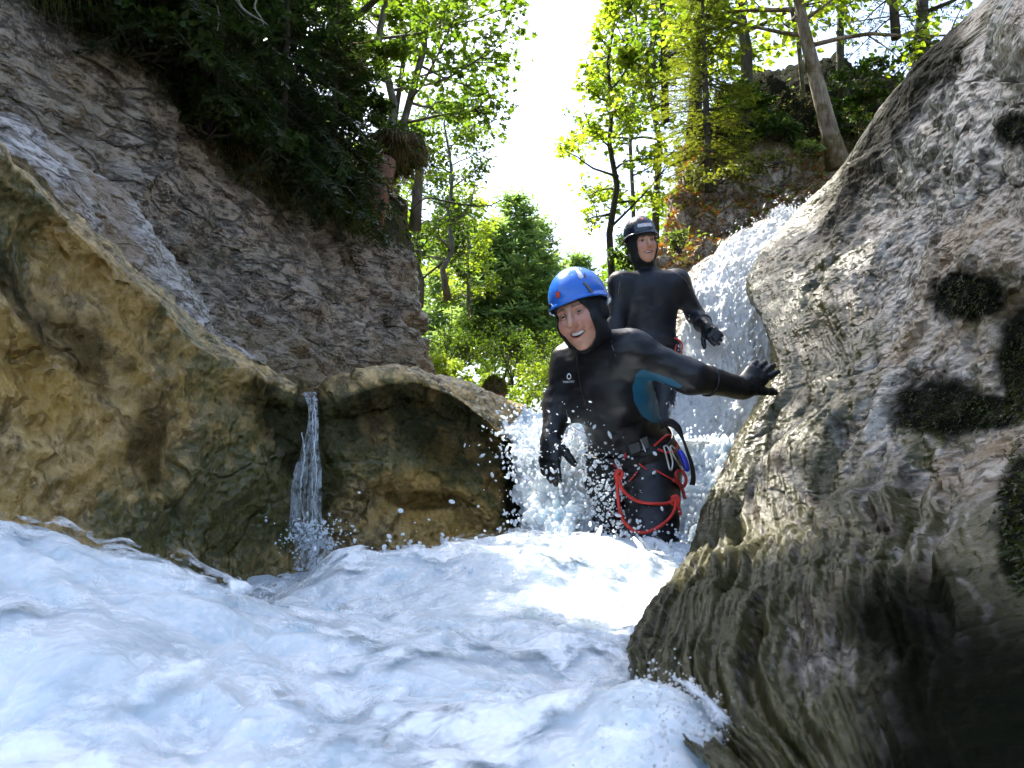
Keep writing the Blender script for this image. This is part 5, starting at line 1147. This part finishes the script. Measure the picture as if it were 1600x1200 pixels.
def band(name, pts, nrm, wid, up, thick, mat, parent, loc, closed=True):
    n = len(pts); up = np.broadcast_to(up, pts.shape)
    V = np.stack([pts - up * wid, pts + up * wid, pts + up * wid + nrm * thick, pts - up * wid + nrm * thick], 1).reshape(-1, 3); b = np.arange(n if closed else n - 1)[:, None] * 4; nx_ = (b + 4) % (4 * n); F_ = []
    for k in range(4): F_.append(np.concatenate([b + k, b + (k + 1) % 4, nx_ + (k + 1) % 4, nx_ + k], 1))
    return mesh(name, V - loc, [np.concatenate(F_)], mat, parent, smooth=False)
def tube_part(name, pts, r, mat, parent, loc, sides=8): 
    g_ = Geo(); g_.tube(pts, r, sides); v = np.concatenate(g_.v); return mesh(name, v - loc, [np.concatenate(x) for x in g_.f.values()], mat, parent)
rp, rn = waist_ring(A, .055, .02, .004); har = band('harness', rp, rn, .021, A.TR[2], .004, M_web, A.body, A.root)
L0 = A.root
def near_hit(x, y, off, dd):
    h = hit(A, x, y, off, dd); d_ = proj(h)[2]; return P(x, y, min(float(d_), 2.76)) if dd < 2.8 else h
def rope(nm, pix, r, mat, off=.012, n=60, dd=2.86, sides=8): return tube_part(nm, cr_path([near_hit(x, y, off, dd) for x, y in pix], n), r, mat, har, L0, sides)
rope('rope_loop', [(966, 742), (971, 762), (985, 777), (1003, 785), (1024, 787), (1043, 786), (1056, 780)], .0058, M_rope, .012, 60, 2.75)
rope('rope_loop', [(963, 738), (965, 768), (968, 795), (976, 816), (990, 829), (1006, 832), (1026, 825), (1044, 812), (1054, 796), (1057, 778)], .0058, M_rope, .03, 60, 2.75)
rope('rope_knot', [(962, 738), (967, 735), (972, 739), (970, 747), (964, 748), (961, 741), (968, 737)], .0062, M_rope, .02, 40, 2.75)
rope('rope_knot', [(1049, 778), (1056, 775), (1061, 781), (1057, 789), (1050, 786), (1052, 777), (1062, 797), (1062, 805)], .006, M_rope, .02, 40, 2.75)
rope('red_strap', [(956, 719), (962, 728), (968, 731), (974, 722), (978, 708)], .005, M_webr, .008)
rope('gear_loop', [(1022, 697), (1032, 688), (1044, 680), (1053, 688), (1058, 698), (1052, 706), (1040, 706), (1028, 702)], .0045, M_rope, .016)
rope('red_piping', [(1022, 733), (1036, 741), (1050, 749), (1062, 759)], .003, M_rope, .006); rope('red_piping', [(984, 752), (990, 744), (996, 737)], .003, M_rope, .006); rope('red_piping', [(997, 722), (1004, 729), (1011, 734)], .003, M_rope, .006)
rope('red_sling', [(1052, 750), (1060, 755), (1068, 760), (1072, 752), (1070, 742), (1062, 735), (1056, 742), (1066, 764), (1070, 780)], .0055, M_webr, .03, 40, 2.84)
for pix in ([(1037, 698), (1040, 708), (1043, 720), (1046, 732), (1049, 734), (1051, 722), (1047, 706), (1042, 697), (1037, 698)], [(1047, 699), (1053, 712), (1060, 724), (1068, 735), (1071, 732), (1066, 718), (1057, 704), (1050, 697), (1047, 699)], [(961, 719), (964, 726), (968, 733), (970, 731), (967, 723), (963, 718), (961, 719)]):
    rope('carabiner', pix, .0036, M_metal, .022, 50, 2.84)
g_ = Geo(); pp = cr_path([P(1060, 703, 2.85), P(1066, 712, 2.845), P(1071, 724, 2.84), P(1075, 737, 2.84)], 20); g_.tube(pp, .011 * np.sqrt(np.clip(1 - np.linspace(-1, 1, 20) ** 4, .05, 1)), 10); mesh('descender', np.concatenate(g_.v) - L0, [np.concatenate(x) for x in g_.f.values()], M_blue, har)
tl = cr_path([hit(A, 1030, 664, .004), hit(A, 1046, 660, .006, 2.86), P(1058, 668, 2.86), P(1066, 684, 2.86), P(1074, 706, 2.86), P(1081, 728, 2.86), P(1083, 748, 2.87), P(1081, 758, 2.88)], 40)
tg = np.gradient(tl, axis=0); sd = np.cross(tg, np.array([0, 1., .1])); sd /= np.linalg.norm(sd, axis=1)[:, None]; wv = np.interp(np.linspace(0, 1, 40), [0, .3, .45, 1], [.016, .012, .004, .010])[:, None]
V_ = np.stack([tl - sd * wv, tl + sd * wv, tl + sd * wv + np.array([0, -.003, 0]), tl - sd * wv + np.array([0, -.003, 0])], 1).reshape(-1, 3); b_ = np.arange(39)[:, None] * 4; mesh('strap_tail', V_ - L0, [np.concatenate([np.concatenate([b_ + k, b_ + (k + 1) % 4, b_ + 4 + (k + 1) % 4, b_ + 4 + k], 1) for k in range(4)])], M_web, har)
def slab_on(nm, cx, cy, w, h, ang, th, mat, off=.012):
    c = hit(A, cx, cy, off); ex = unit(np.array([math.cos(ang), -.15, math.sin(ang)])); ez = unit(np.cross(ex, np.array([0, 1., 0]))); ey = np.cross(ex, ez); V_ = []
    for s, k in ((0, 1.), (th * .7, 1.), (th, .86)):
        for a, b in ((-1, -1), (1, -1), (1, 1), (-1, 1)): V_.append(c + ex * w * a * k + ez * h * b * k - np.array([0, s, 0]))
    f = [[0, 3, 2, 1], [8, 9, 10, 11]] + [[l * 4 + k, l * 4 + (k + 1) % 4, l * 4 + 4 + (k + 1) % 4, l * 4 + 4 + k] for l in (0, 1) for k in range(4)]
    return mesh(nm, np.array(V_) - L0, [np.array(f)], mat, har, smooth=False)
slab_on('buckle', 1008, 692, .011, .021, R(12), .010, M_alu); slab_on('belt_end', 992, 700, .020, .017, R(18), .006, M_alu)
rope('buckle_bar', [(1001, 687), (1005, 696), (1009, 706)], .0028, M_metal, .03); rope('buckle_bar', [(1011, 684), (1014, 693), (1017, 702)], .0022, M_alu, .03)
# chest print, zip and seams
def text_mesh(txt, size):
    cu = bpy.data.curves.new('print', 'FONT'); cu.body = txt; cu.size = size; cu.align_x = 'CENTER'; cu.resolution_u = 3; o = bpy.data.objects.new('print', cu); COL.objects.link(o)
    bpy.context.view_layer.update(); me = o.evaluated_get(bpy.context.evaluated_depsgraph_get()).to_mesh(); v = np.array([tuple(x.co) for x in me.vertices]); f = [tuple(p.vertices) for p in me.polygons]
    bpy.data.objects.remove(o); return v, f
def print_on(F, nm, v, f, cx, cy, sc, ang=0., mat=M_white):
    by = {}; ca, sa = math.cos(ang), math.sin(ang); V_ = np.array([hit(F, cx + (x * ca + y * sa) * sc, cy - (-x * sa + y * ca) * sc, .002) for x, y, _ in v])
    for p in f: by.setdefault(len(p), []).append(p)
    return mesh(nm, V_ - F.root, [np.array(x) for x in by.values()], mat, F.so, smooth=False)
v, f = text_mesh('TRIBORD', 1.0); print_on(A, 'brand_print', v, f, 888.5, 598, 4.4, R(-4))
rg = np.array([[math.sin(a) * r_, math.cos(a) * r_ * 1.25 + (.25 * max(0, math.cos(a)) ** 3) * r_, 0] for r_ in (.62, 1.0) for a in np.linspace(0, 2 * np.pi, 24, endpoint=False)])
print_on(A, 'drop_emblem', rg, [(k, (k + 1) % 24, 24 + (k + 1) % 24, 24 + k) for k in range(24)], 889, 588.5, 3.6)
def seam(F, nm, pix, r, mat, off=.001, n=40): 
    g_ = Geo(); g_.tube(cr_path([hit(F, x, y, off) for x, y in pix], n), r, 5); return mesh(nm, np.concatenate(g_.v) - F.root, [np.concatenate(x) for x in g_.f.values()], mat, F.so)
seam(A, 'zip', [(902, 556), (903, 575), (906, 595), (911, 615), (917, 640)], .0032, M_black, .001); seam(A, 'seam', [(955, 533), (958, 545), (962, 556)], .0011, M_clip); seam(A, 'seam', [(885, 640), (888, 655), (897, 668), (915, 677)], .0011, M_clip)
seam(B, 'seam', [(1052, 424), (1062, 430), (1072, 440), (1078, 450)], .0016, M_clip); seam(B, 'seam', [(972, 430), (968, 445), (966, 460)], .0014, M_clip)
rp, rn = waist_ring(B, .05, .0, .004); hb = band('harness', rp, rn, .02, B.TR[2], .004, M_web, B.body, B.root)
tube_part('gear_loop', cr_path([P(1053, 528, 4.76), P(1061, 531, 4.76), P(1066, 540, 4.76), P(1064, 551, 4.76), P(1058, 556, 4.76), P(1055, 548, 4.76), P(1057, 538, 4.76)], 40), .0045, M_rope, hb, B.root)
# ------------------------------------------------------------------ small things and growth
rng = np.random.default_rng(77)
def pick(S, N, mask, n):
    i = np.argwhere(mask); i = i[rng.integers(0, len(i), n)]; return S[i[:, 0], i[:, 1]] + rng.normal(size=(n, 3)) * .004, N[i[:, 0], i[:, 1]]
# moss cushions on the right wall
px, py, d = proj(WS)
for k, (cx, cy, rx, ry) in enumerate(MOSS_WALL):
    m = (np.hypot((px - cx) / rx, (py - cy) / ry) + .55 * fbm(WS * 8, 3) < .98) & (d > .5)
    if m.sum() < 30: continue
    n = int(np.clip(rx * ry * 1.1, 700, 6000)); q, nn = pick(WS, WN, m, n); qx_, qy_, _ = proj(q); kp_ = rng.random(n) < np.clip(1.5 - 1.3 * np.hypot((qx_ - cx) / rx, (qy_ - cy) / ry) + .5 * perlin(q * 22), .05, 1); q = q[kp_]; nn = nn[kp_]; ge = Geo()
    blades(ge, q - nn * .004, nn + rng.normal(size=nn.shape) * .55 + np.array([0, 0, -.5]), .011, .0017, rng, .9, 2); stuff(ge.build('moss_cushion', M_mossleaf, rock_wall, smooth=False))
# grass and roots hanging over the edge of the left cliff
pe, qe, de = proj(ES)
edge_m = np.zeros(pe.shape, bool); edge_m[18:75] = True; edge_m &= (pe > -300) & (pe < 640)
q, nn = pick(ES, EN, edge_m, 5000); ge = Geo(); blades(ge, q, nn * .6 + rng.normal(size=nn.shape) * .4 + np.array([0, 0, -.25]), .26, .004, rng, 1.6, 4); stuff(ge.build('hanging_grass', M_grassg, ebank, smooth=False))
# turf and leaf litter on the sunlit bank
pb_, qb_, db_ = proj(BS)
mb = (BN[..., 2] > .25) & (pb_ > 1020) & (pb_ < 1420) & (qb_ < 420) & (qb_ > 140)
q, nn = pick(BS, BN, mb, 7000); ge = Geo(); blades(ge, q, nn + rng.normal(size=nn.shape) * .5 + np.array([0, -.2, .5]), .10, .0035, rng, .9, 3); stuff(ge.build('bank_grass', M_grass, bank, smooth=False))
q, nn = pick(BS, BN, mb & (qb_ > 230), 2600); ge = Geo(); add_leaves(ge, q + nn * .012, .055, OVAL, rng, None, .6, .1); stuff(ge.build('fallen_leaves', M_leaflit, bank, smooth=False))
q, nn = pick(BS, BN, mb, 2200); ge = Geo(); add_leaves(ge, q + nn * .03 + rng.normal(size=q.shape) * .03, .05, OVAL, rng, None, .6, .1); stuff(ge.build('bank_herbs', M_fern, bank, smooth=False))
# torn root plate, mossy lump, soil clump with dead grass, broken red trunk, bleached branch
def lump(name, c, r, mat, label, cat, seed, parts=None, amp=.3, n=40):
    th = np.linspace(0, np.pi, n); ph = np.linspace(0, 2 * np.pi, 2 * n + 1)[:-1]; T, Q_ = np.meshgrid(th, ph, indexing='ij'); v = np.stack([np.sin(T) * np.cos(Q_), np.sin(T) * np.sin(Q_), np.cos(T)], -1)
    k = 1 + amp * fbm(v * 1.6 + seed, 4) + amp * .5 * ridged(v * 4 + seed, 3) * .5; c = np.array(c); i = np.arange(n * 2 * n).reshape(n, 2 * n); j = np.roll(i, -1, 1)
    root = empty(name, c - np.array([0, 0, r[2]])); tag(root, label, cat); V = c + v * np.array(r) * k[..., None]
    mesh_at('core', V.reshape(-1, 3), np.stack([i[:-1], i[1:], j[1:], j[:-1]], -1).reshape(-1, 4), mat, root, attrs={a_: np.zeros(V.shape[:2]) for a_ in ('moss', 'wet', 'gold', 'dark')}); return root, V, v
def roots_on(root, c, r, n, ln, seed, mat, rad=.006, grav=-.25, nm='root'):
    g_ = np.random.default_rng(seed)
    for k in range(n):
        d = g_.normal(size=3); d[1] -= .8; d /= np.linalg.norm(d); ge = Geo(); pts = wander(np.array(c) + d * np.array(r) * .9, d, ln * g_.uniform(.5, 1.3), 7, g_, .28, grav * .4); ge.tube(pts, np.linspace(rad, rad * .25, 8), 5); ge.build(nm, mat, root)
c = P(528, 108, 7.4); rt, V, v = lump('root_plate', c, (.24, .16, .16), M_deadwood, 'torn reddish root plate sticking out above the left overhang', 'root', 3); roots_on(rt, c, (.22, .16, .15), 12, .3, 5, M_deadwood, .012)
c = P(548, 152, 7.2); rt, V, v = lump('moss_lump', c, (.10, .09, .11), M_earth, 'round yellow green moss lump under the root plate', 'moss', 8); q = V.reshape(-1, 3)[rng.integers(0, V.size // 3, 2600)]; ge = Geo(); blades(ge, q, (q - c) + rng.normal(size=q.shape) * .03, .03, .003, rng, .8, 2); stuff(ge.build('moss_fuzz', M_grassg, rt, smooth=False))
c = P(618, 235, 7.6); rt, V, v = lump('soil_clump', c, (.26, .26, .15), M_earth, 'overhanging soil clump fringed with dry hanging grass by the slim trunks', 'soil', 12)
q = V.reshape(-1, 3)[rng.integers(0, V.size // 3, 1500)]; ge = Geo(); blades(ge, q, (q - c) * np.array([1.6, 1.6, .4]) + np.array([0, 0, -.05]) + rng.normal(size=q.shape) * .06, .17, .0045, rng, 2.6, 4); stuff(ge.build('dead_grass', M_grass, rt, smooth=False)); ge = Geo(); q = V.reshape(-1, 3)[rng.integers(0, V.size // 3, 900)]; add_leaves(ge, q + (q - c) * rng.uniform(0, .5, len(q))[:, None], .05, OVAL, rng); stuff(ge.build('creeping_leaves', M_leafd, rt, smooth=False))
root = empty('broken_trunk', P(588, 350, 7.0)); tag(root, 'broken red brown trunk stub hanging below the soil clump', 'trunk'); ge = Geo(); ge.tube([P(582, 355, 7.0), P(588, 320, 7.0), P(594, 285, 7.05), P(598, 255, 7.15)], [.085, .09, .10, .12], 10); ge.build('stem', M_deadwood, root)
for k in range(6):
    ge = Geo(); a = P(576 + 4 * k, 352 - 3 * (k % 2), 6.93); ge.tube([a, a + np.array([.0, -.01, -.05]), a + np.array([.01 * (k - 3), -.02, -.11 - .03 * (k % 3)])], [.016, .011, .002], 5); ge.build('splinter', M_deadwood, root)
M_twig = plain('bleached_twig', (.28, .25, .21), .8)
root = empty('dead_branch', P(588, 222, 6.7)); tag(root, 'bleached bare branch curving in front of the dark overhang', 'branch')
for pts, r in (([(588, 222), (578, 221), (570, 230), (564, 245), (561, 262), (552, 278), (538, 290), (515, 298), (480, 300)], .010), ([(598, 233), (591, 242), (588, 258), (582, 275), (574, 292)], .007), ([(561, 262), (548, 262), (530, 270), (505, 266), (492, 262)], .005), ([(552, 278), (545, 270), (528, 262)], .004)):
    ge = Geo(); n_ = 24; ge.tube(cr_path([P(x, y, 6.7) for x, y in pts], n_), np.linspace(r, r * .35, n_), 6); ge.build('twig', M_twig, root)
ge = Geo(); q = np.array([P(x, y, 6.7 + rng.normal() * .05) for x, y in zip(rng.uniform(490, 575, 240), rng.uniform(255, 300, 240))]); add_leaves(ge, q, .035, OVAL, rng); ge.build('leaves', M_leafd, root, smooth=False)
for k, (x0, y0, x1, y1) in enumerate(((335, 0, 345, 105), (355, -10, 415, 40), (400, -10, 408, 45))):
    root = empty('hanging_root', P(x0, y0, 4.6)); tag(root, ['thin pale root dangling at the top left of the overhang', 'thick grey root reaching right at the upper edge', 'short root dangling near the upper edge'][k], 'root', 'roots at the upper left'); ge = Geo(); pts = [P(x0 + (x1 - x0) * t_ + 5 * math.sin(t_ * 7 + k), y0 + (y1 - y0) * t_, 4.6) for t_ in np.linspace(0, 1, 10)]; ge.tube(pts, np.linspace(.014 if k == 1 else .006, .002, 10), 5); ge.build('strand', M_twig, root)
# mossy stump behind the dark boulder
c = P(772, 612, 6.2); rt, V, v = lump('tree_stump', c, (.085, .085, .10), M_deadwood, 'short mossy stump standing behind the dark boulder', 'stump', 20, amp=.15); q = V.reshape(-1, 3); q = q[q[:, 2] > c[2] - .02]; q = q[rng.integers(0, len(q), 2600)]; ge = Geo(); blades(ge, q, (q - c) + np.array([0, 0, .05]) + rng.normal(size=q.shape) * .03, .028, .003, rng, .9, 2); stuff(ge.build('moss_fuzz', M_grassg, rt, smooth=False))
roots_on(rt, c - np.array([0, 0, .06]), (.08, .08, .04), 6, .14, 9, M_deadwood, .010, -.5)
# a long bare bough crossing the gap from the left
root = empty('bare_bough', P(655, 318, 9.5)); tag(root, 'long dark bare bough reaching right across the sky gap', 'branch')
for pts, r in (([(640, 330), (665, 310), (700, 315), (735, 321), (765, 321), (787, 312), (808, 321), (818, 332)], .012), ([(740, 322), (758, 328), (768, 340), (774, 352)], .006), ([(765, 321), (776, 326), (779, 340)], .005)):
    ge = Geo(); ge.tube(cr_path([P(x, y, 9.5) for x, y in pts], 30), np.linspace(r, r * .3, 30), 6); ge.build('limb', M_barkd, root)
def splash_fingers(name, base_px, d, n, hmax, seed):
    """small jets thrown up along a crest, each a tapering curved tongue with a bead at its tip"""
    r_ = np.random.default_rng(seed); ge = Geo()
    for k in range(n):
        x, y = base_px[r_.integers(len(base_px))]; a_ = P(x + r_.normal() * 14, y + 6, d + r_.normal() * .05); h = hmax * r_.gamma(1.6, .35); dr = np.array([r_.normal() * .5, r_.normal() * .3, 1.0]); pts = wander(a_ - np.array([0, 0, .02]), dr, h + .02, 6, r_, .18, -.10)
        ge.tube(pts, np.array([.011, .009, .007, .0055, .0045, .0042, .002]) * (.5 + .7 * h / hmax), 6)
    return stuff(ge.build(name, M_foam, None))
splash_fingers('crest_splash', [(640, 862), (690, 868), (700, 872), (735, 882), (760, 880), (790, 876), (860, 866), (930, 858), (1000, 852), (1040, 850)], 2.55, 60, .05, 31)
